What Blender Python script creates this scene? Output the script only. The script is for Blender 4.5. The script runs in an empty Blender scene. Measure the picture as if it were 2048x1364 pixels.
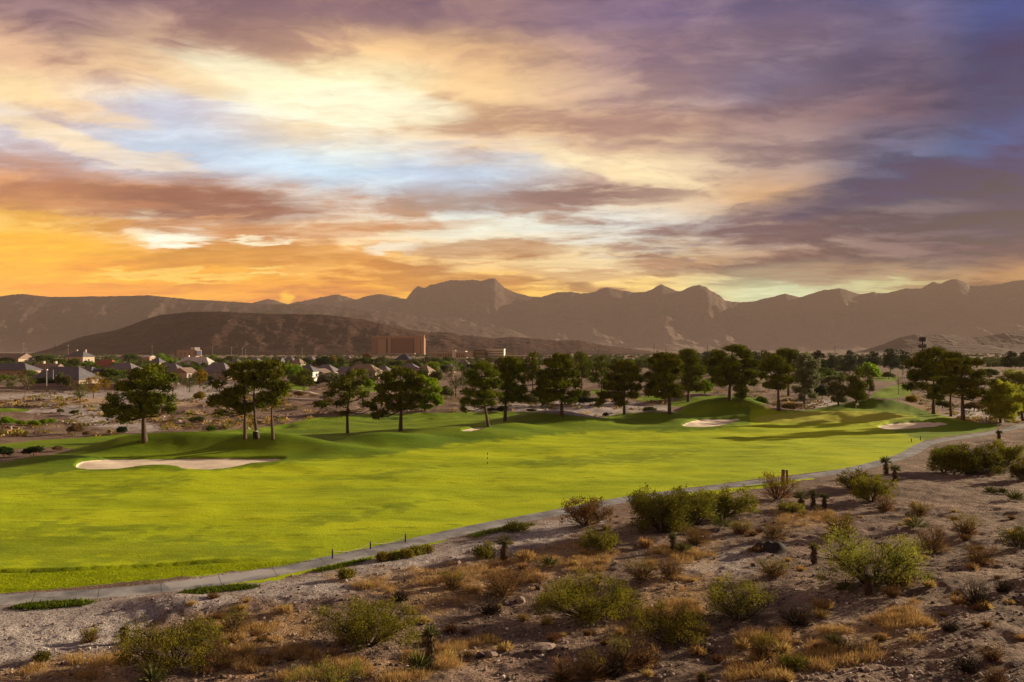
import bpy, math, random
import numpy as np
from mathutils import Vector

# ------------------------------------------------------------------ camera, sky, sun, exposure
S = bpy.context.scene
COL = S.collection
R = math.radians
rng = np.random.default_rng(7)
random.seed(7)

FPX = 1593.0            # focal length in photo pixels (28 mm on 36 mm)
HORIZ = 700.0           # photo row of the horizon
CAMH = 12.8
PITCH = math.atan((HORIZ - 682.0) / FPX)
cam = bpy.data.cameras.new("camera")
cam.lens = FPX / 2048.0 * 36.0
cam.sensor_width = 36.0
cam.clip_start = 0.5
cam.clip_end = 60000.0
camo = bpy.data.objects.new("camera", cam)
camo.location = (0, 0, CAMH)
camo.rotation_euler = (R(90) + PITCH, 0, 0)
COL.objects.link(camo)
S.camera = camo

S.view_settings.view_transform = 'Standard'
S.view_settings.look = 'None'
S.view_settings.gamma = 1.0
S.view_settings.exposure = 1.35
EXPO = 2.0 ** S.view_settings.exposure
S.cycles.use_denoising = True
S.cycles.max_bounces = 6
S.cycles.diffuse_bounces = 3
S.cycles.glossy_bounces = 2
S.cycles.transmission_bounces = 3
S.cycles.transparent_max_bounces = 8
S.cycles.volume_bounces = 0
S.cycles.caustics_reflective = False
S.cycles.caustics_refractive = False

SUN_AZ = R(64)           # from +Y towards +X
SUN_EL = R(13.5)
sun = bpy.data.lights.new("sun", 'SUN')
sun.energy = 5.0
sun.angle = R(0.6)
sun.color = (1.0, 0.79, 0.50)
suno = bpy.data.objects.new("sun", sun)
sd = Vector((math.sin(SUN_AZ) * math.cos(SUN_EL), math.cos(SUN_AZ) * math.cos(SUN_EL), math.sin(SUN_EL)))
suno.rotation_euler = sd.to_track_quat('Z', 'Y').to_euler()
suno.location = (60, 20, 60)
COL.objects.link(suno)


def lin(c):
    """8-bit display colour -> linear rgba"""
    o = []
    for v in c[:3]:
        v = v / 255.0
        o.append(v / 12.92 if v <= 0.04045 else ((v + 0.055) / 1.055) ** 2.4)
    return (o[0], o[1], o[2], 1.0)


# ---- node helper
class NT:
    def __init__(s, tree):
        s.t = tree
        s.n = tree.nodes
        s.l = tree.links

    def new(s, typ, **kw):
        nd = s.n.new(typ)
        for k, v in kw.items():
            setattr(nd, k, v)
        return nd

    def put(s, sock, v):
        if hasattr(v, 'is_linked') or isinstance(v, bpy.types.NodeSocket):
            s.l.new(v, sock)
        else:
            sock.default_value = v

    def m(s, op, a, b=0.0, c=None, clamp=False):
        nd = s.n.new('ShaderNodeMath')
        nd.operation = op
        nd.use_clamp = clamp
        s.put(nd.inputs[0], a)
        s.put(nd.inputs[1], b)
        if c is not None:
            s.put(nd.inputs[2], c)
        return nd.outputs[0]

    def vm(s, op, a, b=None, scale=None):
        nd = s.n.new('ShaderNodeVectorMath')
        nd.operation = op
        s.put(nd.inputs[0], a)
        if b is not None:
            s.put(nd.inputs[1], b)
        if scale is not None:
            s.put(nd.inputs['Scale'], scale)
        return nd.outputs[1] if op in ('LENGTH', 'DISTANCE', 'DOT_PRODUCT') else nd.outputs[0]

    def xyz(s, x, y, z=0.0):
        nd = s.n.new('ShaderNodeCombineXYZ')
        s.put(nd.inputs[0], x)
        s.put(nd.inputs[1], y)
        s.put(nd.inputs[2], z)
        return nd.outputs[0]

    def sep(s, v):
        nd = s.n.new('ShaderNodeSeparateXYZ')
        s.l.new(v, nd.inputs[0])
        return nd.outputs

    def noise(s, vec, scale, detail=4.0, rough=0.55, dist=0.0, col=False):
        nd = s.n.new('ShaderNodeTexNoise')
        if vec is not None:
            s.l.new(vec, nd.inputs['Vector'])
        nd.inputs['Scale'].default_value = scale
        nd.inputs['Detail'].default_value = detail
        nd.inputs['Roughness'].default_value = rough
        nd.inputs['Distortion'].default_value = dist
        return nd.outputs['Color'] if col else nd.outputs['Fac']

    def mix(s, f, a, b, typ='MIX', clampf=True):
        nd = s.n.new('ShaderNodeMix')
        nd.data_type = 'RGBA'
        nd.blend_type = typ
        nd.clamp_factor = clampf
        s.put(nd.inputs[0], f)
        s.put(nd.inputs[6], a)
        s.put(nd.inputs[7], b)
        return nd.outputs[2]

    def smooth(s, v, a, b, lo=0.0, hi=1.0, kind='SMOOTHSTEP'):
        nd = s.n.new('ShaderNodeMapRange')
        nd.interpolation_type = kind
        s.put(nd.inputs[0], v)
        nd.inputs[1].default_value = a
        nd.inputs[2].default_value = b
        nd.inputs[3].default_value = lo
        nd.inputs[4].default_value = hi
        return nd.outputs[0]

    def ramp(s, fac, stops, interp='LINEAR'):
        nd = s.n.new('ShaderNodeValToRGB')
        cr = nd.color_ramp
        cr.interpolation = interp
        while len(cr.elements) < len(stops):
            cr.elements.new(0.5)
        for e, (p, c) in zip(cr.elements, stops):
            e.position = p
            e.color = c if len(c) == 4 else (c[0], c[1], c[2], 1)
        s.l.new(fac, nd.inputs[0])
        return nd.outputs[0]


# ---- the sky: Nishita air plus procedural cloud decks in direction space
def px_az(px):
    return math.atan((px - 1024.0) / FPX)


def px_el(px, py):
    return math.atan((HORIZ - py) / FPX * math.cos(px_az(px)))


W = bpy.data.worlds.new("World")
S.world = W
W.use_nodes = True
W.node_tree.nodes.clear()
try:
    W.cycles.sampling_method = 'MANUAL'
    W.cycles.sample_map_resolution = 512
except Exception:
    pass
k = NT(W.node_tree)
geo = k.new('ShaderNodeTexCoord')
D = k.vm('NORMALIZE', geo.outputs['Generated'])
dx, dy, dz = k.sep(D)
az = k.m('ARCTAN2', dx, dy)
el = k.m('ARCSINE', dz)
# cloud-deck coordinates: a flat deck seen in perspective
den = k.m('ADD', k.m('MAXIMUM', dz, 0.0), 0.13)
deck = k.xyz(k.m('DIVIDE', dx, den), k.m('DIVIDE', dy, den), 0.0)
warp = k.vm('SUBTRACT', k.noise(deck, 1.1, 4, 0.6, col=True), (0.5, 0.5, 0.5))
deckw = k.vm('ADD', deck, k.vm('SCALE', warp, scale=0.48))
deckA = k.vm('MULTIPLY', deckw, (0.8, 1.35, 1.0))
n1 = k.noise(deckA, 1.35, 10, 0.62)
n2 = k.noise(k.vm('MULTIPLY', k.vm('ADD', deckw, (7.3, 2.1, 0.0)), (1.0, 2.2, 1.0)), 3.2, 8, 0.66)
# angular coordinates, shaken by the same noise so that painted fields break up like cloud
wx, wy, wz = k.sep(warp)
azw = k.m('ADD', az, k.m('MULTIPLY', wx, 0.11))
elw = k.m('ADD', el, k.m('ADD', k.m('MULTIPLY', wy, 0.055), k.m('MULTIPLY', k.m('SUBTRACT', n2, 0.5), 0.035)))
A0, A1 = px_az(-300), px_az(2350)
fa = k.m('DIVIDE', k.m('SUBTRACT', azw, A0), A1 - A0, clamp=True)

XS = [60, 350, 650, 950, 1250, 1550, 1800, 2000]
ROWS = [  # photo row, lit cloud colours along XS, shaded cloud colours along XS
    (30, [(140, 112, 122), (158, 122, 122), (185, 142, 122), (160, 122, 118), (140, 112, 132), (150, 125, 142), (120, 112, 150), (62, 92, 165)],
         [(112, 82, 95), (120, 90, 100), (140, 105, 108), (125, 95, 108), (108, 86, 118), (115, 95, 125), (100, 92, 135), (52, 78, 150)]),
    (110, [(160, 125, 125), (205, 165, 135), (245, 200, 140), (228, 182, 128), (178, 140, 135), (165, 138, 145), (125, 108, 138), (75, 82, 140)],
          [(120, 88, 96), (150, 112, 108), (185, 142, 118), (185, 142, 115), (138, 108, 118), (130, 104, 122), (104, 85, 115), (66, 66, 118)]),
    (185, [(225, 180, 140), (248, 212, 160), (255, 246, 200), (242, 200, 142), (205, 168, 145), (165, 145, 160), (128, 105, 122), (78, 68, 102)],
          [(160, 118, 108), (198, 155, 128), (232, 190, 140), (200, 158, 122), (160, 125, 122), (128, 108, 128), (102, 80, 102), (68, 58, 92)]),
    (255, [(255, 222, 165), (215, 220, 232), (255, 246, 215), (240, 200, 148), (212, 168, 130), (172, 135, 130), (138, 105, 112), (92, 78, 108)],
          [(212, 165, 128), (200, 196, 208), (238, 210, 168), (195, 150, 115), (170, 128, 112), (138, 106, 112), (110, 84, 98), (76, 64, 92)]),
    (335, [(220, 210, 215), (212, 222, 235), (205, 222, 236), (205, 218, 232), (252, 225, 175), (205, 170, 150), (125, 118, 145), (88, 98, 145)],
          [(198, 178, 178), (196, 206, 222), (190, 206, 225), (192, 200, 215), (205, 172, 145), (160, 128, 122), (98, 86, 110), (74, 72, 105)]),
    (405, [(225, 160, 105), (196, 138, 100), (222, 205, 190), (215, 220, 220), (232, 205, 170), (225, 175, 125), (112, 92, 105), (96, 86, 112)],
          [(190, 128, 90), (165, 112, 84), (190, 145, 115), (175, 150, 138), (155, 115, 102), (128, 98, 98), (88, 70, 84), (72, 62, 82)]),
    (465, [(252, 200, 100), (255, 238, 205), (250, 215, 165), (235, 228, 205), (225, 222, 212), (195, 165, 150), (150, 125, 122), (118, 92, 98)],
          [(228, 166, 68), (208, 144, 80), (205, 140, 82), (195, 145, 100), (160, 122, 108), (138, 104, 98), (115, 86, 88), (92, 72, 80)]),
    (520, [(255, 184, 42), (242, 170, 62), (250, 185, 90), (240, 200, 140), (235, 205, 155), (205, 165, 130), (160, 125, 115), (140, 105, 98)],
          [(240, 160, 34), (215, 145, 52), (212, 140, 66), (188, 132, 85), (165, 122, 98), (148, 108, 95), (125, 94, 90), (112, 82, 82)]),
    (585, [(255, 180, 24), (251, 173, 36), (238, 158, 60), (248, 188, 82), (250, 205, 120), (225, 222, 175), (222, 205, 150), (215, 160, 105)],
          [(251, 166, 21), (235, 155, 35), (215, 140, 56), (212, 148, 78), (185, 138, 95), (200, 190, 150), (190, 150, 112), (165, 120, 90)]),
]


def row_col(cols):
    st = []
    for x, c in zip(XS, cols):
        if x >= 1550:
            c = tuple(v * 0.93 for v in c)
        st.append(((px_az(x) - A0) / (A1 - A0), lin(c)))
    return k.ramp(fa, st, 'EASE')


ZEN = (-900, [(150, 128, 112)] * 8, [(118, 98, 90)] * 8)   # overhead: thin even cloud
ROWS.insert(0, ZEN)
lit = shd = None
for i, (py, cl, cd) in enumerate(ROWS):
    a, b = row_col(cl), row_col(cd)
    if lit is None:
        lit, shd = a, b
    else:
        e0, e1 = px_el(1024, ROWS[i - 1][0]), px_el(1024, py)
        f = k.smooth(elw, e0, e1)
        lit = k.mix(f, lit, a)
        shd = k.mix(f, shd, b)
tone = k.smooth(n1, 0.42, 0.56)


def blob(px, py, rx, ry, tilt=0.0):
    """soft elliptical cloud bank at a bearing; returns 0..1"""
    ca, ce = px_az(px), px_el(px, py)
    u = k.m('SUBTRACT', azw, ca)
    v = k.m('SUBTRACT', elw, ce)
    if tilt:
        u2 = k.m('MULTIPLY_ADD', v, math.sin(tilt), k.m('MULTIPLY', u, math.cos(tilt)))
        v = k.m('MULTIPLY_ADD', u, -math.sin(tilt), k.m('MULTIPLY', v, math.cos(tilt)))
        u = u2
    u = k.m('DIVIDE', u, rx / FPX)
    v = k.m('DIVIDE', v, ry / FPX)
    d2 = k.m('MULTIPLY_ADD', u, u, k.m('MULTIPLY', v, v))
    return k.smooth(d2, 1.5, 0.25)


col = k.mix(tone, shd, lit)
SKY_BANKS = [  # px, py, rx, ry, tilt, colour, strength
    (560, 180, 230, 40, -0.15, (255, 246, 205), 0.75),
    (760, 215, 170, 30, -0.1, (255, 246, 210), 0.7),
    (330, 130, 140, 22, -0.25, (238, 196, 145), 0.5),
    (180, 215, 120, 18, -0.12, (252, 214, 160), 0.6),
    (120, 265, 110, 16, -0.1, (255, 225, 170), 0.6),
    (270, 312, 130, 14, -0.1, (250, 222, 185), 0.6),
    (420, 408, 185, 36, 0.03, (156, 102, 80), 0.95),
    (130, 398, 170, 18, 0.0, (196, 132, 92), 0.7),
    (360, 468, 70, 16, 0.1, (255, 246, 220), 0.95),
    (520, 472, 60, 6, 0.05, (255, 242, 205), 0.8),
    (640, 455, 330, 16, 0.02, (206, 142, 95), 0.6),
    (560, 505, 300, 18, 0.05, (220, 154, 76), 0.6),
    (568, 594, 22, 11, -0.3, (255, 200, 70), 0.8),
    (330, 550, 150, 8, 0.06, (255, 205, 105), 0.75),
    (520, 538, 70, 4, 0.06, (255, 215, 125), 0.7),
    (790, 500, 70, 10, 0.05, (250, 240, 215), 0.7),
    (960, 505, 170, 16, 0.02, (188, 136, 96), 0.7),
    (1180, 395, 200, 24, 0.0, (152, 114, 102), 0.85),
    (1230, 335, 210, 20, -0.3, (255, 228, 175), 0.55),
    (1500, 440, 220, 26, 0.15, (128, 98, 98), 0.5),
    (1780, 370, 240, 34, 0.1, (86, 74, 98), 0.55),
    (1700, 545, 200, 14, 0.0, (176, 132, 105), 0.5),
    (1350, 520, 130, 12, 0.02, (192, 146, 108), 0.6),
    (1150, 545, 130, 14, 0.0, (196, 142, 98), 0.5),
    (1560, 585, 120, 10, 0.03, (226, 220, 175), 0.6),
]
for (px, py, rx, ry, tl, c, st) in SKY_BANKS:
    col = k.mix(k.m('MULTIPLY', blob(px, py, rx, ry, tl), st), col, lin(c))
# crisp ribs and shreds along the deck
deck3 = k.vm('ADD', deck, k.vm('SCALE', warp, scale=0.22))
n3 = k.noise(k.vm('MULTIPLY', k.vm('ADD', deck3, (3.1, 9.7, 0.0)), (1.0, 2.2, 1.0)), 4.2, 8, 0.70)
ribv = k.m('MULTIPLY_ADD', k.smooth(n3, 0.30, 0.70, -1.0, 1.0), 0.10, 1.0)
col = k.vm('SCALE', col, scale=ribv)
# thin streak detail
col = k.mix(k.m('MULTIPLY', k.smooth(n2, 0.52, 0.70), 0.42), col, lit)
col = k.mix(k.m('MULTIPLY', k.smooth(n2, 0.47, 0.30), 0.42), col, shd)
hsn = k.new('ShaderNodeHueSaturation')
k.l.new(col, hsn.inputs['Color'])
hsn.inputs['Saturation'].default_value = 0.96
hsn.inputs['Value'].default_value = 1.07
col = hsn.outputs[0]
# the deck lies above the haze: its own light, before the haze dims and tints it
HAZE_D, HAZE_TOP = 8.5e-5, 880.0
tr_ = k.m('EXPONENT', k.m('MULTIPLY', k.m('MINIMUM', k.m('DIVIDE', HAZE_TOP, k.m('MAXIMUM', dz, 0.01)), 14500.0), -HAZE_D))
glow = k.vm('SCALE', (0.40, 0.245, 0.165), scale=k.m('SUBTRACT', 1.0, tr_))
col = k.vm('MAXIMUM', k.vm('SCALE', k.vm('SUBTRACT', col, glow), scale=k.m('DIVIDE', 1.0, tr_)), (0.002, 0.002, 0.002))
# nothing but dull ground colour below the horizon
col = k.mix(k.smooth(dz, -0.004, -0.02), col, (0.10, 0.075, 0.06, 1))
nish = k.new('ShaderNodeTexSky', sky_type='NISHITA')
nish.sun_disc = False
nish.sun_elevation = SUN_EL
nish.sun_rotation = SUN_AZ
nish.altitude = 700.0
nish.dust_density = 2.0
bg1 = k.new('ShaderNodeBackground')
k.l.new(nish.outputs[0], bg1.inputs[0])
bg1.inputs[1].default_value = 0.05 * 0.05     # the air between the clouds, mostly hidden by them
bg2 = k.new('ShaderNodeBackground')
k.l.new(col, bg2.inputs[0])
bg2.inputs[1].default_value = 1.0 / EXPO
addn = k.new('ShaderNodeAddShader')
k.l.new(bg1.outputs[0], addn.inputs[0])
k.l.new(bg2.outputs[0], addn.inputs[1])
wo = k.new('ShaderNodeOutputWorld')
k.l.new(addn.outputs[0], wo.inputs['Surface'])

# ------------------------------------------------------------------ geometry helpers
FWD = np.array([0, math.cos(PITCH), math.sin(PITCH)])
UPV = np.array([0, -math.sin(PITCH), math.cos(PITCH)])


def ray(px, py):
    px = np.asarray(px, float)
    py = np.asarray(py, float)
    u = (px - 1024.0) / FPX
    v = (682.0 - py) / FPX
    return np.stack([u, FWD[1] + v * UPV[1], FWD[2] + v * UPV[2]], -1)


def flat(px, py, z=0.0):
    """where the sight line through a photo point meets the level z"""
    d = ray(px, py)
    t = (z - CAMH) / d[..., 2]
    return d[..., 0] * t, d[..., 1] * t


def to_px(x, y, z):
    zz = z - CAMH
    a = y * FWD[1] + zz * FWD[2]
    b = y * UPV[1] + zz * UPV[2]
    a = np.maximum(a, 0.3)
    return 1024.0 + FPX * x / a, 682.0 - FPX * b / a


def at_depth(px, py, Y):
    d = ray(px, py)
    t = Y / d[1]
    return np.array([d[0] * t, Y, CAMH + d[2] * t])


def _h(ix, iy, seed):
    n = (ix.astype(np.int64) * 374761393 + iy.astype(np.int64) * 668265263 + seed * 974711) & 0x7fffffff
    n = ((n ^ (n >> 13)) * 1274126177) & 0x7fffffff
    return ((n ^ (n >> 16)) & 0xffff) / 65535.0


def vnoise(x, y, seed=0):
    x = np.asarray(x, float)
    y = np.asarray(y, float)
    ix = np.floor(x)
    iy = np.floor(y)
    fx = x - ix
    fy = y - iy
    fx = fx * fx * fx * (fx * (fx * 6 - 15) + 10)
    fy = fy * fy * fy * (fy * (fy * 6 - 15) + 10)
    a = _h(ix, iy, seed)
    b = _h(ix + 1, iy, seed)
    c = _h(ix, iy + 1, seed)
    d = _h(ix + 1, iy + 1, seed)
    return a + (b - a) * fx + (c - a) * fy + (a - b - c + d) * fx * fy


def fbm(x, y, oct=4, seed=0, gain=0.5):
    s = 0.0
    a = 1.0
    t = 0.0
    for i in range(oct):
        s = s + a * (vnoise(x, y, seed + i * 17) - 0.5)
        t += a
        a *= gain
        x = x * 2.03 + 11.7
        y = y * 2.03 - 5.3
    return s / t * 2


def ridged(x, y, oct=5, seed=0):
    s = 0.0
    a = 1.0
    t = 0.0
    for i in range(oct):
        s = s + a * (1 - np.abs(2 * vnoise(x, y, seed + i * 31) - 1))
        t += a
        a *= 0.5
        x = x * 2.07 + 3.7
        y = y * 2.07 + 9.1
    return s / t


def sstep(a, b, v):
    t = np.clip((v - a) / (b - a), 0, 1)
    return t * t * (3 - 2 * t)


def seg_dist(x, y, pts, closed=False):
    """distance to a polyline, and the side (+ = to the right of travel)"""
    best = np.full(np.shape(x), 1e18)
    side = np.zeros(np.shape(x))
    n = len(pts)
    for i in range(n if closed else n - 1):
        ax, ay = pts[i]
        bx, by = pts[(i + 1) % n]
        ex, ey = bx - ax, by - ay
        L = ex * ex + ey * ey + 1e-12
        t = np.clip(((x - ax) * ex + (y - ay) * ey) / L, 0, 1)
        qx = x - ax - t * ex
        qy = y - ay - t * ey
        d = qx * qx + qy * qy
        m = d < best
        best = np.where(m, d, best)
        side = np.where(m, np.sign(ey * (x - ax) - ex * (y - ay)), side)
    return np.sqrt(best), side


def inside(x, y, pts):
    c = np.zeros(np.shape(x), bool)
    n = len(pts)
    for i in range(n):
        ax, ay = pts[i]
        bx, by = pts[(i + 1) % n]
        if ay == by:
            continue
        hit = ((ay > y) != (by > y)) & (x < (bx - ax) * (y - ay) / (by - ay) + ax)
        c ^= hit
    return c


def poly_sd(x, y, pts):
    """signed distance, + inside"""
    d, _ = seg_dist(x, y, pts, True)
    return np.where(inside(x, y, pts), d, -d)


def chaikin(pts, n=2, closed=True):
    for _ in range(n):
        o = []
        m = len(pts)
        if not closed:
            o.append(pts[0])
        for i in range(m if closed else m - 1):
            a = pts[i]
            b = pts[(i + 1) % m]
            o.append((a[0] * .75 + b[0] * .25, a[1] * .75 + b[1] * .25))
            o.append((a[0] * .25 + b[0] * .75, a[1] * .25 + b[1] * .75))
        if not closed:
            o.append(pts[-1])
        pts = o
    return pts


def mesh_np(name, V, polys, mat=None, smooth=False, attrs=None, mat_idx=None):
    """V (n,3); polys = list of int arrays, each (m,3) or (m,4); one mesh datablock"""
    V = np.asarray(V, np.float32).reshape(-1, 3)
    me = bpy.data.meshes.new(name)
    me.vertices.add(len(V))
    me.vertices.foreach_set('co', V.ravel())
    polys = [np.asarray(p, np.int32) for p in polys if len(p)]
    if polys:
        loops = np.concatenate([p.ravel() for p in polys])
        sizes = np.concatenate([np.full(len(p), p.shape[1], np.int32) for p in polys])
        me.loops.add(len(loops))
        me.loops.foreach_set('vertex_index', loops)
        me.polygons.add(len(sizes))
        starts = np.zeros(len(sizes), np.int32)
        starts[1:] = np.cumsum(sizes)[:-1]
        me.polygons.foreach_set('loop_start', starts)
        me.polygons.foreach_set('loop_total', sizes)
        me.polygons.foreach_set('use_smooth', np.full(len(sizes), smooth, bool))
        if mat_idx is not None:
            me.polygons.foreach_set('material_index', np.asarray(mat_idx, np.int32))
    for an, av in (attrs or {}).items():
        av = np.asarray(av, np.float32)
        if av.ndim == 1:
            a = me.attributes.new(an, 'FLOAT', 'POINT')
            a.data.foreach_set('value', av)
        else:
            a = me.attributes.new(an, 'FLOAT_VECTOR', 'POINT')
            a.data.foreach_set('vector', av.ravel())
    me.update(calc_edges=True)
    me.validate()
    if mat is not None:
        for mm in (mat if isinstance(mat, (list, tuple)) else [mat]):
            me.materials.append(mm)
    return me


def link(name, me, parent=None, loc=None, rot=None):
    o = bpy.data.objects.new(name, me)
    COL.objects.link(o)
    if loc is not None:
        o.location = loc
    if rot is not None:
        o.rotation_euler = rot
    if parent is not None:
        o.parent = parent
    return o


def tag(o, label=None, cat=None, group=None, kind=None):
    if label:
        o['label'] = label
    if cat:
        o['category'] = cat
    if group:
        o['group'] = group
    if kind:
        o['kind'] = kind
    return o


def empty(name, loc, label, cat, group=None, rz=0.0, scale=None):
    o = bpy.data.objects.new(name, None)
    o.empty_display_size = 0.3
    COL.objects.link(o)
    o.location = loc
    o.rotation_euler = (0, 0, rz)
    if scale is not None:
        o.scale = scale
    return tag(o, label, cat, group)


class MB:
    """collects boxes, prisms and tubes into one mesh"""

    def __init__(s):
        s.v = []
        s.f3 = []
        s.f4 = []
        s.n = 0

    def add(s, V, f3=(), f4=()):
        V = np.asarray(V, float).reshape(-1, 3)
        if len(f3):
            s.f3.append(np.asarray(f3, np.int32) + s.n)
        if len(f4):
            s.f4.append(np.asarray(f4, np.int32) + s.n)
        s.v.append(V)
        s.n += len(V)
        return s

    def box(s, x0, x1, y0, y1, z0, z1):
        V = [(x0, y0, z0), (x1, y0, z0), (x1, y1, z0), (x0, y1, z0), (x0, y0, z1), (x1, y0, z1), (x1, y1, z1), (x0, y1, z1)]
        return s.add(V, f4=[(0, 3, 2, 1), (4, 5, 6, 7), (0, 1, 5, 4), (1, 2, 6, 5), (2, 3, 7, 6), (3, 0, 4, 7)])

    def tube(s, pts, rad, n=7, cap=True):
        P = np.asarray(pts, float)
        r = np.broadcast_to(np.asarray(rad, float), (len(P),))
        V = []
        prev = None
        for i in range(len(P)):
            d = P[min(i + 1, len(P) - 1)] - P[max(i - 1, 0)]
            d = d / (np.linalg.norm(d) + 1e-9)
            a = np.cross(d, [0, 0, 1.0] if abs(d[2]) < 0.9 else [1.0, 0, 0])
            if prev is not None:
                a2 = prev - d * np.dot(prev, d)
                if np.linalg.norm(a2) > 1e-4:
                    a = a2
            a = a / np.linalg.norm(a)
            prev = a
            b = np.cross(d, a)
            t = np.arange(n) / n * 2 * np.pi
            V.append(P[i] + r[i] * (np.cos(t)[:, None] * a + np.sin(t)[:, None] * b))
        V = np.concatenate(V)
        m = len(P)
        i, j = np.meshgrid(np.arange(m - 1), np.arange(n), indexing='ij')
        j2 = (j + 1) % n
        F = np.stack([i * n + j, i * n + j2, (i + 1) * n + j2, (i + 1) * n + j], -1).reshape(-1, 4)
        f3 = []
        if cap:
            V = np.concatenate([V, P[-1:], P[:1]])
            e = m * n
            f3 = [(e, (m - 1) * n + q, (m - 1) * n + (q + 1) % n) for q in range(n)] + [(e + 1, (q + 1) % n, q) for q in range(n)]
        return s.add(V, f3=f3, f4=F)

    def lathe(s, prof, n=14, ctr=(0, 0, 0)):
        V = []
        for r, z in prof:
            t = np.arange(n) / n * 2 * np.pi
            V.append(np.stack([ctr[0] + r * np.cos(t), ctr[1] + r * np.sin(t), np.full(n, ctr[2] + z)], -1))
        V = np.concatenate(V)
        m = len(prof)
        F = [(i * n + j, i * n + (j + 1) % n, (i + 1) * n + (j + 1) % n, (i + 1) * n + j) for i in range(m - 1) for j in range(n)]
        return s.add(V, f4=F)

    def mesh(s, name, mat, smooth=False):
        if not s.v:
            return mesh_np(name, np.zeros((0, 3)), [], mat)
        ps = []
        if s.f3:
            ps.append(np.concatenate(s.f3))
        if s.f4:
            ps.append(np.concatenate(s.f4))
        return mesh_np(name, np.concatenate(s.v), ps, mat, smooth)

    def build(s, name, mat, parent=None, smooth=False, loc=None, rot=None):
        return link(name, s.mesh(name, mat, smooth), parent, loc, rot)


# ------------------------------------------------------------------ materials
def material(name):
    m = bpy.data.materials.new(name)
    m.use_nodes = True
    m.node_tree.nodes.clear()
    kk = NT(m.node_tree)
    b = kk.new('ShaderNodeBsdfPrincipled')
    o = kk.new('ShaderNodeOutputMaterial')
    kk.l.new(b.outputs[0], o.inputs[0])
    b.inputs['Roughness'].default_value = 0.9
    b.inputs['Specular IOR Level'].default_value = 0.2
    return m, kk, b, o


def simple(name, c, rough=0.85, var=0.25, scale=3.0, spec=0.25, metal=0.0):
    m, kk, b, o = material(name)
    tc = kk.new('ShaderNodeTexCoord').outputs['Object']
    n = kk.noise(tc, scale, 4, 0.6)
    lo = tuple(v * (1 - var) for v in c)
    hi = tuple(min(1, v * (1 + var)) for v in c)
    kk.l.new(kk.ramp(n, [(0.3, lo), (0.7, hi)]), b.inputs['Base Color'])
    b.inputs['Roughness'].default_value = rough
    b.inputs['Specular IOR Level'].default_value = spec
    b.inputs['Metallic'].default_value = metal
    return m


def leaf_mat(name, dark, light, trans=0.35, scale=0.5, tint=0.25):
    """foliage: clump-to-clump and tree-to-tree colour, light passes through the leaves"""
    m = bpy.data.materials.new(name)
    m.use_nodes = True
    m.node_tree.nodes.clear()
    kk = NT(m.node_tree)
    o = kk.new('ShaderNodeOutputMaterial')
    tc = kk.new('ShaderNodeTexCoord').outputs['Object']
    oi = kk.new('ShaderNodeObjectInfo')
    n = kk.noise(tc, scale, 3, 0.6)
    n2 = kk.noise(tc, scale * 9, 2, 0.6)
    f = kk.m('ADD', kk.m('MULTIPLY', n, 0.7), kk.m('MULTIPLY', n2, 0.45))
    c = kk.ramp(f, [(0.38, dark), (0.78, light)])
    hs = kk.new('ShaderNodeHueSaturation')
    kk.l.new(c, hs.inputs['Color'])
    kk.l.new(kk.m('MULTIPLY_ADD', oi.outputs['Random'], tint, 1 - tint * 0.5), hs.inputs['Value'])
    kk.l.new(kk.m('MULTIPLY_ADD', oi.outputs['Random'], 0.03, 0.485), hs.inputs['Hue'])
    d = kk.new('ShaderNodeBsdfDiffuse')
    t = kk.new('ShaderNodeBsdfTranslucent')
    kk.l.new(hs.outputs[0], d.inputs[0])
    kk.l.new(hs.outputs[0], t.inputs[0])
    mx = kk.new('ShaderNodeMixShader')
    mx.inputs[0].default_value = trans
    kk.l.new(d.outputs[0], mx.inputs[1])
    kk.l.new(t.outputs[0], mx.inputs[2])
    kk.l.new(mx.outputs[0], o.inputs[0])
    return m

# ------------------------------------------------------------------ the ground
PATH_PX = [(-900, 1262), (-500, 1238), (-160, 1209), (-60, 1203), (0, 1199), (150, 1191), (300, 1179), (450, 1160), (560, 1141), (650, 1122), (740, 1104),
           (850, 1079), (960, 1054), (1060, 1035), (1150, 1018), (1220, 1004), (1300, 991), (1400, 978), (1500, 966),
           (1600, 954), (1680, 944), (1740, 931), (1790, 917), (1822, 906), (1836, 895), (1858, 884), (1920, 875),
           (1980, 866), (2020, 857), (2070, 849), (2140, 842)]
PATH = chaikin([tuple(float(c) for c in flat(a, b)) for a, b in PATH_PX], 2, False)
PATH_W = 1.9

TURF_PX = [(-900, 1000), (-200, 950), (-60, 934), (0, 926), (50, 916), (100, 910), (150, 900), (120, 893), (60, 896), (0, 900), (-60, 903), (-60, 893), (25, 886), (84, 880), (153, 876), (237, 869),
           (304, 866), (412, 862), (512, 857), (577, 847), (625, 836), (675, 832), (747, 827), (842, 826), (1000, 823),
           (1066, 825), (1130, 829), (1175, 834), (1203, 836), (1245, 826), (1300, 824), (1350, 825), (1398, 805), (1465, 801),
           (1510, 806), (1550, 820), (1614, 821), (1664, 811), (1731, 799), (1790, 801), (1856, 823), (1926, 841), (2000, 850),
           (1990, 860), (1900, 872), (1850, 880), (1815, 900), (1780, 914), (1730, 930), (1672, 939), (1590, 949), (1400, 972),
           (1225, 998), (1060, 1030), (960, 1049), (850, 1073), (740, 1098), (650, 1116), (560, 1134), (480, 1140), (420, 1150),
           (330, 1157), (230, 1165), (120, 1178), (-60, 1190), (-200, 1198), (-500, 1224), (-900, 1247)]
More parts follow.
